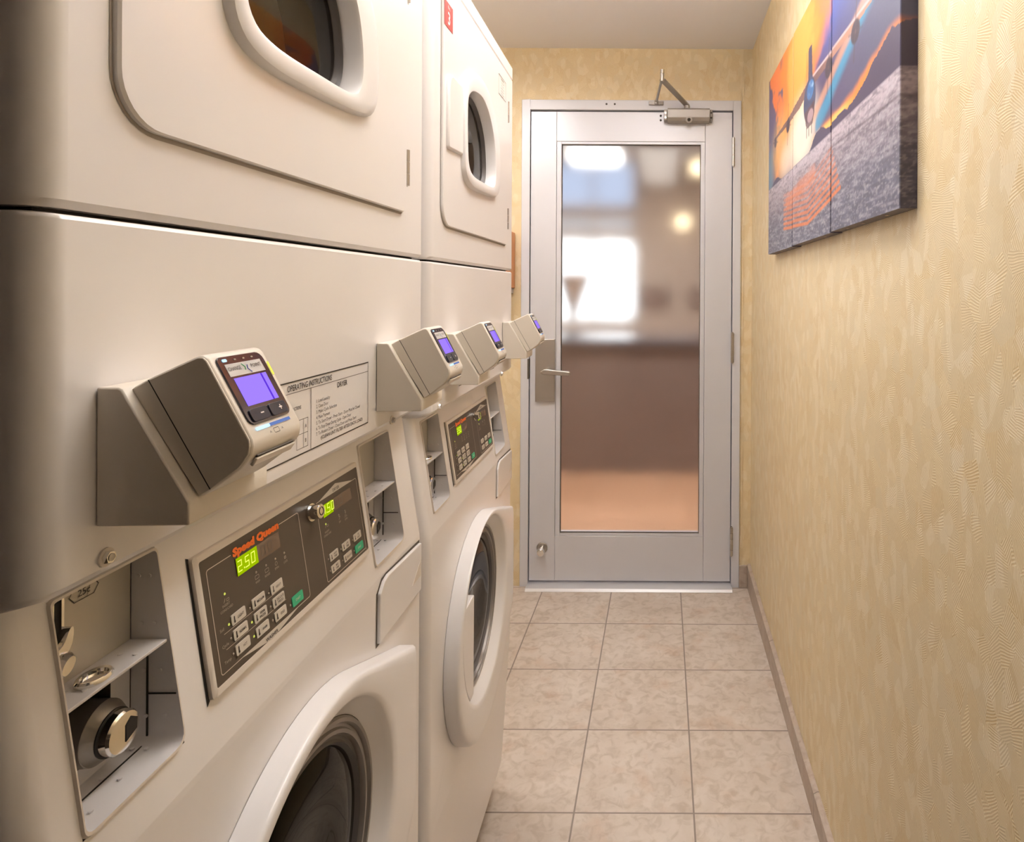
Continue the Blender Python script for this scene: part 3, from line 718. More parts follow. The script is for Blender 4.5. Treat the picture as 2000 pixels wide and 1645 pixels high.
            mb = MB(); n_ = 24
            for (rr, hh) in ((.0125, .0012),):
                ring = [[(BD + .017 + .0095 * k * math.cos(x), cv + .010 + rr * k * math.sin(x), zs + .0014 + h) for x in [2 * math.pi * i / n_ for i in range(n_)]] for k, h in ((1, 0), (1, .0022), (.9, .0036), (.75, .0030), (.70, .0008))]
                mb.loops(ring, CHROME, True, True)
            mb.build('coin_cup', cr)
    # ---- control panel
    zq = dz
    K = lambda v, z, h: FA(v, z + zq, h)
    mb = MB(); o = rrect(.1585, .9850, .4605, 1.1045, .003, 3); i1 = inset(o, .0018); i2 = rrect(.1640, .9915, .4570, 1.0985, .002, 3)
    mb.loops([[K(a, b, h) for a, b in P] for P, h in ((o, 0), (o, .0035), (i1, .0045), (i2, .0045), (i2, .0040))], PANELRIM, False, False)
    mb.loops([[K(a, b, .0040) for a, b in i2], [K(a, b, .0041) for a, b in i2]], PANEL, False, True)
    cp = mb.build('control_panel', t)
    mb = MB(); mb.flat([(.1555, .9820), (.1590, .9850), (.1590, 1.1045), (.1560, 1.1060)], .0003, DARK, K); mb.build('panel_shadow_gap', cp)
    hh = .0044
    mb = MB()
    for (a, b, c_, d) in ((.1712, .9980, .3150, 1.0885), (.3520, .9950, .4512, 1.0855)):
        stroke(mb, rrect(a, b, c_, d, .0025, 3), .0007, LINE, K, hh, True)
    for z in (1.0285, 1.0152): stroke(mb, [(.1810, z), (.2725, z - .0003)], .0004, LINE, K, hh + .0001)
    mb.flat([(.1980, .9980), (.2430, .9905), (.2920, .9980)], hh + .0001, BTN, K)
    mb.flat([(.3560, 1.0855), (.3990, 1.0945), (.4420, 1.0855)], hh + .0001, BTN, K)
    text(mb, 'WASHER', .2432, .9925, .0048, INK, K, hh + .0003, bold=.015, width=.0200, align='CENTER')
    text(mb, 'DRYER', .3990, 1.0868, .0048, INK, K, hh + .0003, bold=.01, width=.0160, align='CENTER')
    for s, z in (('Soil', 1.0320), ('Cycle', 1.0180), ('Temp', 1.0045)): text(mb, s, .1762, z, .0038, PRINTW, K, hh + .0003)
    for s, v, z in (('INSERT', .1885, 1.0500), ('COINS/CARD', .1885, 1.0462), ('WASH', .2341, 1.0495), ('RINSE', .2497, 1.0490), ('SPIN', .2653, 1.0490), ('LOCK', .2810, 1.0488),
                    ('INSERT', .3660, 1.0475), ('COINS/CARD', .3660, 1.0440), ('DRY', .3970, 1.0475), ('COOL', .4122, 1.0490), ('DOWN', .4122, 1.0455)):
        text(mb, s, v, z, .0031, PRINTW, K, hh + .0003, align='CENTER', width=len(s) * .00165)
    for v, z in ((.2341, 1.0545), (.2497, 1.0540)): stroke(mb, rrect(v - .0028, z - .001, v + .0028, z + .0022, .0003, 1), .0004, PRINTW, K, hh + .0003, True)
    stroke(mb, circ(.2653, 1.0545, .0018, 12), .0004, PRINTW, K, hh + .0003, True)
    stroke(mb, rrect(.2798, 1.0532, .2822, 1.0552, .0003, 1), .0007, PRINTW, K, hh + .0003, True)
    for v in (.1880, .3655): stroke(mb, [(v - .002, 1.0535), (v, 1.0565), (v - .001, 1.0545)], .0005, PRINTW, K, hh + .0003); stroke(mb, rrect(v + .0018, 1.0535, v + .0050, 1.0555, .0003, 1), .0004, PRINTW, K, hh + .0003, True)
    for v in (.3970, .4122): stroke(mb, [(v - .0018, 1.0515), (v + .0018, 1.0545), (v - .0015, 1.0548)], .0005, PRINTW, K, hh + .0003)
    text(mb, '801', .452, .9925, .0028, PRINTW, K, hh, align='CENTER')
    mb.build('printed_lettering', cp)
    mb = MB(); mb.flat([(.2035, 1.0860), (.2790, 1.0860), (.2790, 1.0910), (.2035, 1.0910)], hh + .0001, PANEL, K)
    text(mb, 'Speed Queen', .2055, 1.0858, .0096, ORANGE, K, hh + .0004, bold=.068, shear=.08, width=.0725)
    bn = mb.build('brand_lettering', cp); bn['label'] = 'orange brand lettering'
    SEG = {'0': 'abcdef', '1': 'bc', '2': 'abged', '5': 'afgcd'}
    def digits(mb, s, v, z, wd, ht):
        for ch in s:
            if ch == '.': mb.flat(rrect(v - .0010, z, v + .0002, z + .0014, .0001, 1), hh + .0007, LCD_DIG, K); v += .0016; continue
            P = dict(a=((0, ht), (wd, ht)), b=((wd, ht), (wd, ht / 2)), c=((wd, ht / 2), (wd, 0)), d=((0, 0), (wd, 0)), e=((0, 0), (0, ht / 2)), f=((0, ht / 2), (0, ht)), g=((0, ht / 2), (wd, ht / 2)))
            for q_ in SEG[ch]: (a, b), (c_, d) = P[q_]; stroke(mb, [(v + a + b * .08, z + b), (v + c_ + d * .08, z + d)], .00085, LCD_DIG, K, hh + .0007)
            v += wd + .0040
    for (a, c_, lit, z0, z1, s) in ((.2083, .2765, .2395, 1.0668, 1.0828, '2.50'), (.3630, .4328, .3860, 1.0648, 1.0790, '1.50')):
        mb = MB(); mb.prism([(a, z0), (c_, z0), (c_, z1), (a, z1)], hh - .0002, hh + .0003, LCD_OFF, K, cap0=False)
        mb.flat([(a, z0), (lit, z0), (lit, z1), (a, z1)], hh + .0005, LCD_ON, K)
        digits(mb, s, a + .0014 - (.002 if s[0] == '1' else 0), z0 + .0035, .0050, .0092)
        # ghost of unlit segments
        for k in range(2): stroke(mb, rrect(lit + .006 + k * .011, z0 + .0035, lit + .012 + k * .011, z1 - .0035, .0002, 1), .0006, PANEL, K, hh + .0005, True)
        mb.build('price_display', cp)
    for v, z, on in ((.2341, 1.0595, 0), (.2499, 1.0592, 0), (.2655, 1.0590, 0), (.2811, 1.0586, 0), (.1889, 1.0604, 1), (.3657, 1.0570, 1), (.3967, 1.0566, 0), (.4123, 1.0565, 0),
                     (.1885, 1.0335, 1), (.1885, 1.0210, 0), (.1885, 1.0072, 0), (.2180, 1.0330, 0), (.2180, 1.0200, 1), (.2180, 1.0068, 1), (.2475, 1.0325, 0), (.2475, 1.0197, 0), (.2475, 1.0063, 0), (.2782, 1.0058, 0),
                     (.3600, 1.0185, 0), (.3900, 1.0178, 0), (.4198, 1.0170, 0), (.3600, 1.0045, 0), (.3900, 1.0040, 0), (.4198, 1.0035, 0)):
        mb = MB(); P = [K(v + .0012 * math.cos(x), z + .0012 * math.sin(x), hh) for x in [math.pi * k / 5 for k in range(10)]]
        P2 = [K(v + .0006 * math.cos(x), z + .0006 * math.sin(x), hh + .0006) for x in [math.pi * k / 5 for k in range(10)]]
        mb.loops([P, P2], LED_ON if on else LED_OFF); mb.build('indicator_light', cp)
    def btn(name, v, z, wd, ht, m, lines, tm=INK):
        mb = MB(); mb.prism(rrect(v, z, v + wd, z + ht, .0012, 3), hh - .0002, hh + .0006, m, K, cap0=False)
        if m is BTN: stroke(mb, [(v + .0035, z + .0025), (v + .0035, z + ht - .0025)], .0012, tm, K, hh + .0009); stroke(mb, circ(v + .0035, z + .0027, .0009, 8), .0004, tm, K, hh + .0009, True)
        n_ = len(lines); lh = .0034
        for k, s in enumerate(lines):
            text(mb, s, v + (wd * .62 if m is BTN else wd / 2), z + ht / 2 + (n_ / 2 - k - 1) * lh + .0005, .0034, tm, K, hh + .0009, bold=.01, width=min(len(s) * .00175, wd * .60), align='CENTER')
        mb.build(name, cp)
    for r_i, row in enumerate(((('LIGHT',), ('MEDIUM',), ('HEAVY',)), (('NORMAL',), ('PERM', 'PRESS'), ('DELICATE', 'PRESS')), (('HOT',), ('WARM',), ('COLD',)))):
        for c_i, s in enumerate(row): btn('button', .1918 + c_i * .02955, 1.0298 - r_i * .0135 - c_i * .0004, .0196, .0094, BTN, s)
    btn('start_button', .2815, 1.0015, .0200, .0100, GREEN, ('START',), LINE)
    for k, s in enumerate((('HIGH', 'TEMP'), ('LOW', 'TEMP'), ('NO', 'HEAT'))): btn('button', .3630 + k * .0298, 1.0138 - k * .0003, .0196, .0088, BTN, s)
    for k, s in enumerate((('MED', 'TEMP'), ('DELICATE',))): btn('button', .3630 + k * .0300, 1.0000 - k * .0003, .0200, .0086, BTN, s)
    btn('start_button', .4224, .9985, .0216, .0093, GREEN, ('START',), LINE)
    mb = MB(); kv, kz = .3385, 1.0800
    mb.cyl(K(kv, kz, .004), K(kv, kz, .0065), .0098, CHROME, n=32); mb.cyl(K(kv, kz, .0065), K(kv, kz, .0160), .0080, CHROME, n=32); mb.cyl(K(kv, kz, .0160), K(kv, kz, .0168), .0080, CHROME, r1=.0070, n=32)
    lk = mb.build('key_lock', cp)
    mb = MB(); P = [(kv + .0042 * math.cos(a), kz + .0042 * math.sin(a)) for a in [math.radians(110 + 320 * k / 20) for k in range(21)]]
    stroke(mb, P, .0011, INK, K, .0170); mb.build('key_slot', lk)
    # ---- detergent drawer
    mb = MB(); zd = dz * .9
    dp = [(.4755, .8560 + zd), (.6320, .8560 + zd), (.6320, .9300 + zd), (.5040, .9370 + zd), (.4900, .9340 + zd), (.4770, .9220 + zd)]
    mb.flat([(.4715, .8520 + zd), (.6330, .8520 + zd), (.6330, .9345 + zd), (.5030, .9400 + zd), (.4880, .9385 + zd), (.4725, .9240 + zd)], .0003, SEAM)
    mb.build('drawer_gap', t)
    mb = MB(); mb.prism(dp, .0002, .0045, ENAMEL, cap0=False); dr = mb.build('detergent_drawer', t, bevel=.0018, seg=3)
    mb = MB(); mb.prism([(.592, .880 + zd), (.628, .880 + zd), (.628, .905 + zd)], .0046, .0050, PANELRIM, cap0=False); mb.build('grip_pocket_shade', dr)  # flat darker triangle, shade of the grip pocket put in as colour
    # ---- washer door
    OC = (.300, .658 + ddz); circle = circ(*OC, rdoor, 96)
    OP = hull(circle + [(.553, .812 + ddz), (.558, .800 + ddz), (.558, .600 + ddz), (.548, .575 + ddz)])
    A = angs_for(C, 120, [(.553, .812 + ddz), (.558, .800 + ddz), (.558, .600 + ddz), (.548, .575 + ddz)])
    po = radial(OP, C, A); hr = .178
    def cr_(r): return [(C[0] + r * math.cos(a), C[1] + r * math.sin(a)) for a in A]
    LL = [(po, .0005), (po, .0200), (mixp(po, cr_(hr), .03), .0245), (mixp(po, cr_(hr), .10), .0272), (mixp(po, cr_(hr), .25), .0285), (mixp(po, cr_(hr), .85), .0285), (mixp(po, cr_(hr), .96), .0275), (cr_(hr), .0255), (cr_(hr - .004), .020), (cr_(.160), .006)]
    mb = MB(); mb.loops([[FR(a, b, h) for a, b in P] for P, h in LL], WHITEPL, False, False)
    wd_ = mb.build('washer_door', t, smooth=50)
    mb = MB(); LL = [(.1595, .006), (.157, .009), (.153, .009), (.151, .004), (.148, .004), (.146, .007), (.142, .007), (.140, .001), (.136, .001), (.133, .004), (.129, -.004)]
    for k in range(len(LL) - 1):
        mb.loops([[FR(a, b, LL[k + j][1]) for a, b in cr_(LL[k + j][0])] for j in (0, 1)], TRIMGREY if k < 7 else RUBBER, False, False)
    mb.build('glass_gasket', wd_)
    mb = MB(); mb.loops([[FR(a, b, h) for a, b in cr_(r)] for r, h in ((.131, -.002), (.115, .004), (.09, .006), (.06, .004), (.03, .001), (.003, .0))], GLASS_WASH, False, True)
    mb.build('glass_bowl', wd_)
    mb = MB(); zz0, zz1 = .575 + ddz, .768 + ddz; vg = .178
    P = [(vg, zz0)] + [(vg, zz1), (C[0] - math.sqrt(hr ** 2 - (zz1 - C[1]) ** 2) - .001, zz1)]
    a1 = math.pi - math.asin((zz1 - C[1]) / hr); a2 = math.pi - math.asin((zz0 - C[1]) / hr)
    for k in range(1, 14): a = a1 + (a2 - a1) * k / 13; P.append((C[0] + (hr + .001) * math.cos(a), C[1] + (hr + .001) * math.sin(a)))
    mb.prism(P, .014, .0280, WHITEPL); mb.build('door_handle', wd_, bevel=.002)
    return t

stacked_machine('cream stacked washer and dryer nearest the camera with instructions beside its card reader', .384, 0.0, 0.0, .234)
stacked_machine('cream stacked washer and dryer nearest the glass door with a red 3 sticker', 1.062, -.027, -.028, .222, True)

# ------------------------------------------------------------------ card readers
def card_reader(label, u, dzr):
    loc = A_ * u - B_ * XF; loc.z = 1.1765 + dzr
    t = thing('card_reader', label, 'card reader', loc, PSI, 'card readers fixed to the machine fronts')
    Z = lambda z: z - 1.1765
    def side(d, z, v): return (d, v, Z(z))
    mb = MB(); P = [(.0006, 1.1765), (.0600, 1.1770), (.0602, 1.1922), (.0165, 1.2660), (.0140, 1.2672), (.0006, 1.2674)]
    mb.prism(P, 0, .086, READER, side); mb.build('mounting_bracket', t, bevel=.0012)
    hp = [(.0155, 1.2655), (.0190, 1.2675), (.0266, 1.2719), (.0560, 1.2858), (.0594, 1.2873), (.0630, 1.2872), (.0654, 1.2850), (.0945, 1.2305), (.0950, 1.2260), (.0940, 1.2205), (.0900, 1.2145), (.0869, 1.2109), (.0685, 1.1969), (.0608, 1.1925)]
    mb = MB(); mb.prism(hp, .0088, .0700, READER_FRONT, side); hs = mb.build('housing', t, bevel=.0022, seg=3)
    mb = MB(); ip = inset(hp, .0012)
    mb.prism(ip, .0690, .0706, READER, side); mb.build('side_cover', t, bevel=.0006)
    mb = MB(); mb.prism(ip, .0080, .0100, READER, side); sc_ = mb.build('side_cover', t, bevel=.0006)
    mb = MB(); a = Vector((.0276, 1.2712)); b = Vector((.0683, 1.1984)); d = (b - a).normalized() * .0003; n = Vector((-d.y, d.x))
    mb.prism([a - n, b - n, b + n, a + n], .00785, .0081, DARK, side); mb.build('cover_seam', sc_)
    O = Vector((.0651, 1.2866)); T = Vector((.0299, -.0565)).normalized(); Nn = Vector((-T.y, T.x)); 
    def FM(s, tt, h):
        p = O + T * (-tt) + Nn * h; return (p.x, .0088 + s, Z(p.y))
    mb = MB(); mb.prism(rrect(.0055, -.0540, .0555, -.0020, (.006, .006, .007, .004), 4), -.0005, .0008, BEZEL, FM); bz = mb.build('bezel', t, bevel=.0004)
    mb = MB(); mb.flat([(.0105, -.0175), (.0505, -.0175), (.0500, -.0080), (.0105, -.0080)], .0010, PAPERW, FM)
    text(mb, 'CHANGE', .0118, -.0133, .0040, INK, FM, .0012, width=.0135); text(mb, 'POINT', .0365, -.0133, .0040, INK, FM, .0012, width=.0115)
    stroke(mb, [(.0275, -.0095), (.0300, -.0120), (.0290, -.0140)], .0008, LOGO_G, FM, .0012); stroke(mb, [(.0330, -.0110), (.0318, -.0135), (.0345, -.0165)], .0008, LOGO_B, FM, .0012)
    lb = mb.build('logo_label', bz); lb['label'] = 'white label with small logo lettering'
    mb = MB(); mb.flat([(.0125, -.0405), (.0420, -.0405), (.0420, -.0190), (.0125, -.0190)], .0010, SCREEN, FM)
    mb.flat([(.0420, -.0405), (.0440, -.0405), (.0440, -.0190), (.0420, -.0190)], .0010, SCREEN2, FM); mb.flat([(.0440, -.0405), (.0490, -.0405), (.0490, -.0190), (.0440, -.0190)], .0010, SCREEN, FM)
    s_ = mb.build('screen', bz); s_['label'] = 'glowing violet screen'
    for s0, s1, g in ((.0095, .0295, '-'), (.0315, .0515, '+')):
        mb = MB(); mb.prism(rrect(s0, -.0525, s1, -.0430, .0025, 3), .0006, .0018, KEYCAP, FM)
        cs = (s0 + s1) / 2 + .002
        stroke(mb, [(cs - .0014, -.0475), (cs + .0014, -.0475)], .0009, WHITE, FM, .0021)
        if g == '+': stroke(mb, [(cs, -.0489), (cs, -.0461)], .0009, WHITE, FM, .0021)
        mb.build('key', bz, bevel=.0003)
    mb = MB(); mb.flat(rrect(.0100, -.0062, .0150, -.0040, .001, 3), .0011, BLUE_LED, FM)
    for s in (.0235, .0330, .0425): mb.flat(rrect(s - .0012, -.0060, s + .0012, -.0047, .0005, 2), .0011, LED_OFF, FM)
    mb.build('status_light', bz)
    mb = MB(); mb.flat(rrect(.0090, -.0585, .0250, -.0562, .001, 3), .0004, BLUE_LED, FM); mb.flat([(.0250, -.0585), (.0500, -.0585), (.0500, -.0562), (.0250, -.0562)], .0004, BLUEBAR, FM); mb.build('light_bar', t)
    mb = MB(); mb.flat([(.0572, -.0220), (.0592, -.0220), (.0592, -.0110), (.0572, -.0110)], .0004, YELLOW_LED, FM); mb.build('yellow_light', t)
    mb = MB(); stroke(mb, rrect(.0265, -.0640, .0325, -.0606, .0004, 1), .0004, INK, FM, .0003, True)
    for s in (.0225, .0365): stroke(mb, [(s - .0008, -.0630), (s, -.0618), (s + .0008, -.0630)], .0004, INK, FM, .0003)
    mb.build('card_mark', t)
    mb = MB(); y0_, y1_ = .0150, .0620
    mb.prism([(.0895, 1.2128), (.0935, 1.2178), (.0952, 1.2168), (.0915, 1.2112)], y0_, y1_, READER_FRONT, side); cs = mb.build('card_slot_lip', t, bevel=.0008)
    mb = MB(); mb.prism([(.0928, 1.2180), (.0940, 1.2194), (.0948, 1.2188), (.0938, 1.2174)], y0_ + .001, y1_ - .001, SEAM, side); mb.build('card_slot', cs)
    return t
for u, d_, lb in ((.4226, 0, 'beige card reader with a violet screen nearest the camera on the first machine'),
                  (.852, -.0075, 'beige card reader with a violet screen at the far end of the first machine'),
                  (1.138, -.015, 'beige card reader with a violet screen at the near end of the second machine'),
                  (1.592, -.018, 'beige card reader with a violet screen farthest from the camera beside the door frame')):
    card_reader(lb, u, d_)

# ------------------------------------------------------------------ canvas triptych on the right wall
def sstep(a, b, x): t = np.clip((x - a) / (b - a), 0, 1); return t * t * (3 - 2 * t)
rng = np.random.RandomState(4)
def vnoise(x, y, seed=0):
    r = np.random.RandomState(seed); G = r.rand(64, 64)
    xi = np.floor(x).astype(int); yi = np.floor(y).astype(int); fx = x - xi; fy = y - yi
    fx = fx * fx * (3 - 2 * fx); fy = fy * fy * (3 - 2 * fy); xi %= 64; yi %= 64; x1 = (xi + 1) % 64; y1 = (yi + 1) % 64
    return (G[yi, xi] * (1 - fx) + G[yi, x1] * fx) * (1 - fy) + (G[y1, xi] * (1 - fx) + G[y1, x1] * fx) * fy
def fbm(x, y, seed=0, o=4): return sum(vnoise(x * 2 ** k, y * 2 ** k, seed + k) * .5 ** (k + 1) for k in range(o)) / (1 - .5 ** o)
def inpoly(x, y, P):
    ins = np.zeros(x.shape, bool); n = len(P)
    for i in range(n):
        x1, y1 = P[i]; x2, y2 = P[(i + 1) % n]
        if y1 == y2: continue
        ins ^= ((y1 > y) != (y2 > y)) & (x < (x2 - x1) * (y - y1) / (y2 - y1) + x1)
    return ins
def dseg(x, y, ax, ay, bx, by):
    dx, dy = bx - ax, by - ay; t = np.clip(((x - ax) * dx + (y - ay) * dy) / (dx * dx + dy * dy), 0, 1)
    return np.hypot(x - ax - t * dx, y - ay - t * dy)
CF, CN, CB, CT = 2.232, 0.998, 1.463, 2.068        # far end, near end, bottom, top of the picture
def srgb(c): c = np.array(c) / 255.; return c ** 2.2
def paint(s, z):
    """colour of the print at s metres from its far (left) end, z metres above the floor"""
    x = s; col = np.zeros(s.shape + (3,))
    def over(c, m):
        nonlocal col
        m = np.clip(m, 0, 1)[..., None]; col = col * (1 - m) + srgb(c) * m
    n1 = fbm(x * 5, z * 6, 1); n2 = fbm(x * 14, z * 22, 7)
    over((78, 70, 104), 1 + 0 * x)
    over((60, 90, 175), sstep(.55, .85, x) * sstep(1.80, 2.0, z + (n1 - .5) * .1))
    over((75, 80, 110), sstep(.75, 1.15, x))
    over((228, 128, 48), sstep(.34, .66, n1 + .35 - abs(x - .42) * 1.4) * sstep(1.66, 1.78, z))
    over((245, 168, 78), .85 * sstep(.47, .77, n1 + .35 - abs(x - .48) * 2.2 - abs(z - 1.95) * .6))
    over((90, 80, 115), sstep(.42, .60, n2 + .42 - abs(x - .06) * 2.6 - abs(z - 1.98) * 1.1))
    over((225, 120, 60), sstep(.52, .66, fbm(x * 9 + 4, z * 12, 21) + .22 - abs(x - .15) * 2.5))
    over((110, 150, 170), .7 * sstep(.09, .01, abs(x - .04)) * sstep(1.88, 1.76, z))
    over((240, 190, 110), .7 * sstep(.16, .03, np.hypot((x - .22) * .8, z - 1.79)))
    over((250, 240, 225), .95 * sstep(.17, .04, np.hypot((x - .52) * .65, (z - 1.75) * 1.1)))
    over((250, 235, 215), .6 * sstep(.10, .02, np.hypot((x - .30) * .8, (z - 1.73) * 1.2)))
    # cyan and orange streaks trailing to the upper right
    dc = dseg(x, z, .70, 1.735, 1.20, 1.905); over((52, 140, 180), .85 * sstep(.034, .006, dc + (n2 - .5) * .012))
    dc = dseg(x, z, .66, 1.765, 1.10, 1.885); over((205, 150, 120), .7 * sstep(.022, .004, dc))
    over((230, 132, 46), sstep(.034, .010, abs(z - (1.700 + .045 * sstep(.85, 1.25, x) + (fbm(x * 8, z * 0, 3) - .5) * .03))) * sstep(.66, .76, x))
    over((255, 205, 110), .8 * sstep(.018, .004, abs(z - (1.700 + .012 * n1))) * sstep(.60, .72, x) * sstep(1.02, .90, x))
    # far mountains
    ridge = 1.688 + .020 * sstep(.70, .85, x) * (.4 + fbm(x * 18, x * 0 + .5, 31)) + .055 * sstep(.98, 1.20, x) + .018 * sstep(.10, .0, abs(x - .15)) * (.4 + fbm(x * 30, x * 0, 5)) + .030 * sstep(.10, .02, abs(x - .71)) + (fbm(x * 40, x * 0, 9) - .5) * .008 * sstep(.7, .8, x)
    over((70, 62, 88), (z < ridge) * 1.0)
    # ground
    g = sstep(1.688, 1.684, z); gn = fbm(x * 26, z * 170, 11, 5); gf = fbm(x * 140, z * 300, 15, 3)
    base = np.ones_like(x)
    over((150, 138, 150), g)
    over((185, 172, 185), g * sstep(1.63, 1.685, z) * .8)
    over((84, 88, 110), g * sstep(1.66, 1.52, z) * .85)
    over((176, 172, 184), g * sstep(.50, .75, gn) * .45); over((84, 80, 94), g * sstep(.52, .30, gn) * .55)
    over((80, 80, 92), g * sstep(.55, .75, gf) * .4); over((195, 190, 195), g * sstep(.45, .25, gf) * .35)
    over((72, 62, 72), g * .55 * sstep(.004, .001, abs(z - 1.648 + .02 * (x - .9))) * sstep(.7, .85, x))
    # blurred painted arrow marks on the ground
    over((208, 124, 78), g * .5 * sstep(.030, .008, dseg(x, z, .33, 1.600, .66, 1.625) + (gn - .5) * .03))
    for k in range(8):
        zz = 1.508 + k * .0145; f = 1 - k * .09
        d1 = dseg(x, z, .28, zz + .018, .60, zz); d2 = dseg(x, z, .60, zz, .90 - k * .010, zz + .042)
        over((218, 120, 58), g * f * .80 * sstep(.0062, .0026, np.minimum(d1, d2)))
    # generic four-engined propeller aeroplane seen from the front
    wing = [(.10, 1.842), (.35, 1.850), (.52, 1.864), (.60, 1.872), (.80, 1.868), (1.00, 1.862), (1.13, 1.862), (1.13, 1.854), (1.00, 1.846), (.80, 1.846), (.60, 1.846), (.50, 1.832), (.35, 1.830), (.10, 1.836)]
    over((112, 86, 84), inpoly(x, z, wing) * .95); over((205, 150, 120), .55 * inpoly(x, z, wing) * sstep(.7, .9, x))
    over((195, 175, 180), .9 * sstep(.0045, .0015, dseg(x, z, .60, 1.870, 1.13, 1.860)))
    over((70, 70, 90), 1.0 * inpoly(x, z, [(.600, 1.86), (.604, 1.955), (.640, 1.955), (.650, 1.86)]))
    for ex, ez, er in ((.13, 1.826, .016), (.34, 1.828, .020), (.80, 1.838, .022), (1.00, 1.836, .022)):
        d = np.hypot((x - ex) * .8, z - ez); over((58, 50, 62), sstep(er + .004, er - .002, d)); over((150, 120, 110), .7 * sstep(.006, .002, np.hypot(x - ex, z - ez)))
        over((70, 60, 70), .75 * sstep(.0042, .0015, dseg(x, z, ex - .01, ez - .055, ex + .008, ez + .062))); over((70, 60, 70), .5 * sstep(.004, .0015, dseg(x, z, ex - .045, ez + .008, ex + .045, ez - .008)))
    d = np.hypot((x - .615) / .066, (z - 1.820) / .056); over((62, 74, 104), sstep(1.06, .96, d))
    over((60, 125, 190), sstep(1.0, .8, np.hypot((x - .625) / .042, (z - 1.843) / .026)) * (.6 + .4 * sstep(.4, .6, n2)))
    over((150, 185, 220), .8 * sstep(.55, .75, fbm(x * 60, z * 60, 41)) * sstep(1.0, .7, np.hypot((x - .625) / .040, (z - 1.845) / .022)))
    over((84, 62, 68), inpoly(x, z, [(.560, 1.80), (.575, 1.765), (.590, 1.752), (.650, 1.752), (.668, 1.775), (.670, 1.805)]) * .9)
    over((168, 142, 150), sstep(1.05, .85, np.hypot((x - .625) / .034, (z - 1.778) / .017)))
    for gx in (.585, .610, .640): over((70, 55, 62), .9 * sstep(.005, .002, dseg(x, z, gx, 1.755, gx, 1.732)))
    over((75, 65, 75), .8 * sstep(.0030, .0012, dseg(x, z, .585, 1.86, .585, 1.95)))
    sk = (z > ridge)[..., None] * .16; col = col * (1 - sk) + srgb((96, 84, 104)) * sk
    w1 = fbm(x * 300, z * 300, 51, 2); col = col * (1 + (w1[..., None] - .5) * .10)
    return np.clip(col, 0, 1)
m, N, L, P = new_mat('printed_canvas')
va = N.new('ShaderNodeVertexColor'); va.layer_name = 'artwork'; L.new(va.outputs[0], P.inputs['Base Color']); P.inputs['Roughness'].default_value = .5
tcn = N.new('ShaderNodeTexCoord'); nzn = N.new('ShaderNodeTexNoise'); nzn.inputs['Scale'].default_value = 900; bmn = N.new('ShaderNodeBump'); bmn.inputs['Strength'].default_value = .15; bmn.inputs['Distance'].default_value = .0005
L.new(tcn.outputs['Object'], nzn.inputs['Vector']); L.new(nzn.outputs['Fac'], bmn.inputs['Height']); L.new(bmn.outputs[0], P.inputs['Normal'])
CANVAS = m
XFR, XBK = .3715, .3995
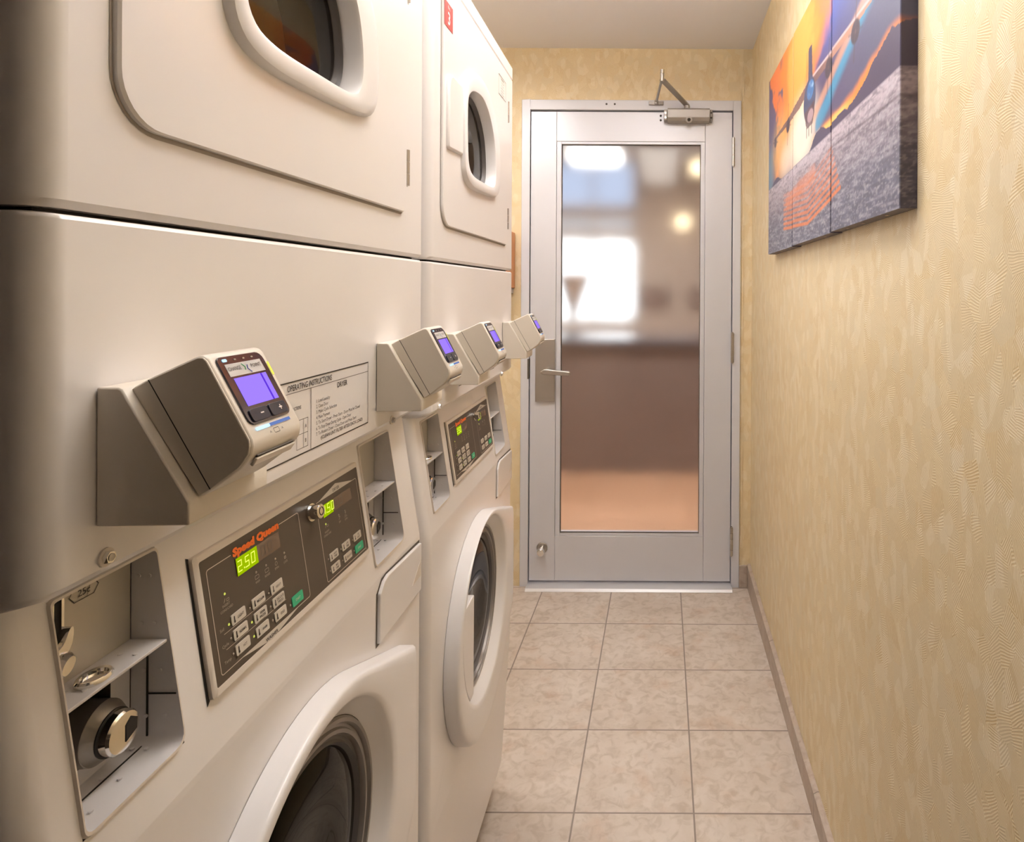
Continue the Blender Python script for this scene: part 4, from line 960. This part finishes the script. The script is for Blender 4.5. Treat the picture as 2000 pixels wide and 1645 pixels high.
def canvas(label, ya, yb, dz_=0.0, dxn=0.0):
    """ya far end, yb near end (ya > yb)"""
    t = thing('canvas_print', label, 'wall art', (WX, (ya + yb) / 2, CB), 0, 'three panels of one aeroplane picture')
    ny, nz = int((ya - yb) / .0022), int((CT - CB) / .0024)
    ys = np.linspace(ya, yb, ny + 1); zs = np.linspace(CB, CT, nz + 1)
    nw = 10; wrap = XBK - XFR
    # columns: wrapped side (far), face, wrapped side (near)
    cols = [(XBK - wrap * k / nw, ya, CF - ya + wrap * (1 - k / nw) * 0) for k in range(nw)] + [(XFR, y, CF - y) for y in ys] + [(XFR + wrap * (k + 1) / nw, yb, CF - yb + wrap * (k + 1) / nw) for k in range(nw)]
    C_ = np.array(cols); nc = len(cols)
    V = np.zeros((nz + 1, nc, 3)); V[..., 0] = C_[:, 0] - WX - .0; V[..., 1] = C_[:, 1] - (ya + yb) / 2; V[..., 2] = zs[:, None] - CB + dz_
    V[..., 0] += dxn * ((C_[:, 1] - ya) / (yb - ya)) * ((XBK - C_[:, 0]) / wrap)
    Sx = np.broadcast_to(C_[:, 2], (nz + 1, nc)); Zx = np.broadcast_to(zs[:, None], (nz + 1, nc))
    colr = paint(Sx.copy(), Zx.copy())
    colr[:, nw + ny + 1:] *= (.50, .44, .42)          # near wrapped edge: browner print, also darkened in colour for its shade
    side = np.broadcast_to(((C_[:, 1] == yb) & (C_[:, 0] > XFR + 1e-6)), (nz + 1, nc))
    me = bpy.data.meshes.new('canvas_face')
    idx = np.arange((nz + 1) * nc).reshape(nz + 1, nc)
    Fq = np.stack([idx[:-1, :-1], idx[1:, :-1], idx[1:, 1:], idx[:-1, 1:]], -1).reshape(-1, 4)
    me.vertices.add(idx.size); me.vertices.foreach_set('co', V.reshape(-1))
    me.loops.add(Fq.size); me.loops.foreach_set('vertex_index', Fq.reshape(-1).astype(np.int32))
    me.polygons.add(len(Fq)); me.polygons.foreach_set('loop_start', (np.arange(len(Fq)) * 4).astype(np.int32))
    me.update(calc_edges=True); me.validate()
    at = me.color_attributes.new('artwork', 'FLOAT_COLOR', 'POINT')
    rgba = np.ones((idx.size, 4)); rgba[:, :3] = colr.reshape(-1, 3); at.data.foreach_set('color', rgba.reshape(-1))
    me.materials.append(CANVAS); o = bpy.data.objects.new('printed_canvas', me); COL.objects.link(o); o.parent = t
    mb = MB(); h = (ya - yb) / 2
    G = mat('canvas_underside', (.17, .15, .16), .6) if 'canvas_underside' not in bpy.data.materials else bpy.data.materials['canvas_underside']
    mb.box((XFR - WX + .0006, -h + .0006, dz_ + .0002), (-.0012, h - .0006, CT - CB + dz_ - .0002), G)
    mb.build('stretcher_frame', t, smooth=0)
    for k in (-.55, .1, .6): mb = MB(); mb.box((-.018, k * h - .006, dz_ - .0007), (-.012, k * h + .006, dz_ + .0001), CHROME); mb.build('staple', t)
    return t
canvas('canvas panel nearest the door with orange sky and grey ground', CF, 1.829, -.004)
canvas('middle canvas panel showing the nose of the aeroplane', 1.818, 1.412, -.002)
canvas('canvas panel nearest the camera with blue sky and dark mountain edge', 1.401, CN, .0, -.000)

# ------------------------------------------------------------------ lobby behind the glass door
LY0, LY1, LXA, LXB, LZ = DY + .12, 7.2, -3.0, 2.6, 2.95
LWALL = mat('lobby_wall_paint', (0.66, 0.56, 0.48), 0.8)
LCEIL = mat('lobby_ceiling_paint', (0.42, 0.37, 0.35), 0.8)
LFLOOR = tiles('lobby_floor_tiles', 0, 0, .45, .006, (0.72, 0.42, 0.26), (0.62, 0.36, 0.22), (0.6, 0.3, 0.16), (0.35, 0.2, 0.12))
CWOOD = mat('counter_wood', (0.25, 0.185, 0.16), 0.4, noise=.15, nscale=4)
CTOP = mat('counter_top', (0.16, 0.14, 0.15), 0.2)
mb = MB(); mb.box((LXA, LY0, -.1), (LXB, LY1, 0), LFLOOR); struct(mb.build('floor'))
mb = MB(); mb.box((LXA, LY0, LZ), (LXB, LY1, LZ + .1), LCEIL); struct(mb.build('ceiling'))
mb = MB(); mb.box((LXA - .1, LY0, 0), (LXA, LY1, LZ), LWALL); struct(mb.build('wall_left'))
mb = MB(); mb.box((LXB, LY0, 0), (LXB + .1, LY1, LZ), LWALL); struct(mb.build('wall_right'))
mb = MB()
for a, b in ((LXA, XL - .1), (WX + .1, LXB)): mb.box((a, LY0 - .1, 0), (b, LY0, LZ), LWALL)
mb.box((XL - .1, LY0 - .02, CZ + .1), (WX + .1, LY0, LZ), LWALL); struct(mb.build('wall_back'))
# far wall with a window (daylight) and panes added above for a bluish glow
def wpx(x0, y0, x1, y1, D=LY1): return ((x0 - CX) * D / F, EYE - (y1 - CY) * D / F, (x1 - CX) * D / F, EYE - (y0 - CY) * D / F)
wa = (-2.0, wpx(0, 0, 0, 626)[1], wpx(0, 0, 1240, 0)[2], wpx(0, 468, 0, 0)[3])
wc = (-2.0, 2.26, wpx(0, 0, 1245, 0)[2], 2.80); ws = (-2.0, 2.03, wpx(0, 0, 1240, 0)[2], 2.13)
mb = MB(); xs = wa[2]
for lo, hi in (((LXA, 0), (-2.0, LZ)), ((xs, 0), (LXB, LZ)), ((-2.0, 0), (xs, wa[1])), ((-2.0, wa[3]), (xs, ws[1])), ((-2.0, ws[3]), (xs, wc[1])), ((-2.0, wc[3]), (xs, LZ))):
    mb.box((lo[0], LY1, lo[1]), (hi[0], LY1 + .1, hi[1]), LWALL)
struct(mb.build('wall_front'))
for i, (q, c, s) in enumerate(((wa, (.93, .97, 1.0), DAYLIGHT), (ws, (.75, .86, 1.0), DAYLIGHT * .45), (wc, (.66, .76, 1.0), DAYLIGHT * .33))):
    wo = bpy.data.objects.new('window_%d' % (i + 1), None); COL.objects.link(wo); wo.location = ((q[0] + xs) / 2, LY1 + .05, q[1]); wo['kind'] = 'structure'
    hw = (xs - q[0]) / 2; hh_ = q[3] - q[1]
    mb = MB(); mb.box((-hw, .02, 0), (hw, .03, hh_), emis('daylit_pane_%d' % i, c, s)); mb.build('daylit_pane', wo)
    mb = MB()
    for a, b, c_, d in ((-hw, 0, -hw + .03, hh_), (hw - .03, 0, hw, hh_), (hw - .50, 0, hw - .47, hh_), (-hw, 0, hw, .025), (-hw, hh_ - .025, hw, hh_)):
        mb.box((a, -.03, b), (c_, .019, d), WHITEM)
    mb.build('window_frame', wo)
ct = thing('reception_counter', 'dark brown lobby counter blurred behind the frosted glass', 'counter', (0, 4.62, 0))
mb = MB(); mb.box((-2.9, -.02, 0), (2.5, .60, .93), CWOOD); mb.build('counter_body', ct)
mb = MB(); mb.box((-2.9, -.06, .931), (2.5, .64, .975), CTOP); mb.build('worktop', ct, bevel=.004)
vs_ = thing('table_lamp', 'pale lamp silhouetted against the bright lobby window behind the frosted glass', 'lamp', (-.70, 5.0, .976))
LAMPM = mat('lamp_shade_fabric', (.55, .42, .34), .7)
mb = MB(); mb.cyl((0, 0, 0), (0, 0, .02), .09, CTOP); mb.cyl((0, 0, .02), (0, 0, .16), .016, LAMPM); mb.cyl((0, 0, .16), (0, 0, .30), .03, LAMPM, r1=.075); mb.build('lamp_base', vs_)
mb = MB(); mb.cyl((0, 0, .30), (0, 0, .48), .075, LAMPM, r1=.13); mb.build('lamp_shade', vs_)
for x, D, w_, nm in ((1276, 7.14, .36, 'picture frame left of the two on the lobby wall behind the glass'), (1365, 7.14, .22, 'picture frame right of the two on the lobby wall behind the glass')):
    p = thing('picture_frame', 'brown ' + nm, 'picture', ((x - CX) * D / F, LY1, 1.12), 0, 'pictures on the lobby wall')
    mb = MB(); mb.box((-w_ / 2, -.03, 0), (w_ / 2, -.001, .24), CWOOD); mb.build('frame', p)
    mb = MB(); mb.box((-w_ / 2 + .03, -.032, .03), (w_ / 2 - .03, -.0305, .21), mat('picture_print', (.36, .26, .22), .5)); mb.build('picture', p)
LPAN = emis('lobby_panel', (1.0, .97, .93), LOBBY_LAMP * .30)
ceiling_fixture('ceiling_light', 'bright square lobby ceiling panel seen through the top of the glass', -.60, 5.6, .42, .42, LPAN, z=2.72)
ceiling_fixture('ceiling_light', 'long lobby ceiling light hidden above the door head', -.2, 3.9, 1.2, .3, LPAN, z=LZ)
WARM = emis('warm_downlight', (1.0, .80, .50), 6.0)
for x, y, D, nm in ((1362, 327, 6.2, 'upper'), (1333, 433, 7.0, 'lower')):
    z = EYE - (y - CY) * D / F
    d = thing('wall_spot', 'small warm lobby spot lamp, %s of the two seen through the glass' % nm, 'lamp', ((x - CX) * D / F, LY1 if D > 6.9 else D, z), 0, 'warm lobby spots')
    if D > 6.9:
        mb = MB(); mb.cyl((0, -.001, 0), (0, -.15, 0), .015, SATIN); mb.build('stem', d); yy = -.19
    else:
        mb = MB(); mb.cyl((0, 0, .035), (0, 0, LZ - z - .001), .008, SATIN); mb.build('stem', d); yy = 0
    mb = MB(); mb.cyl((0, yy, -.035), (0, yy, .035), .05, WARM, n=20); mb.build('lamp_shade', d)
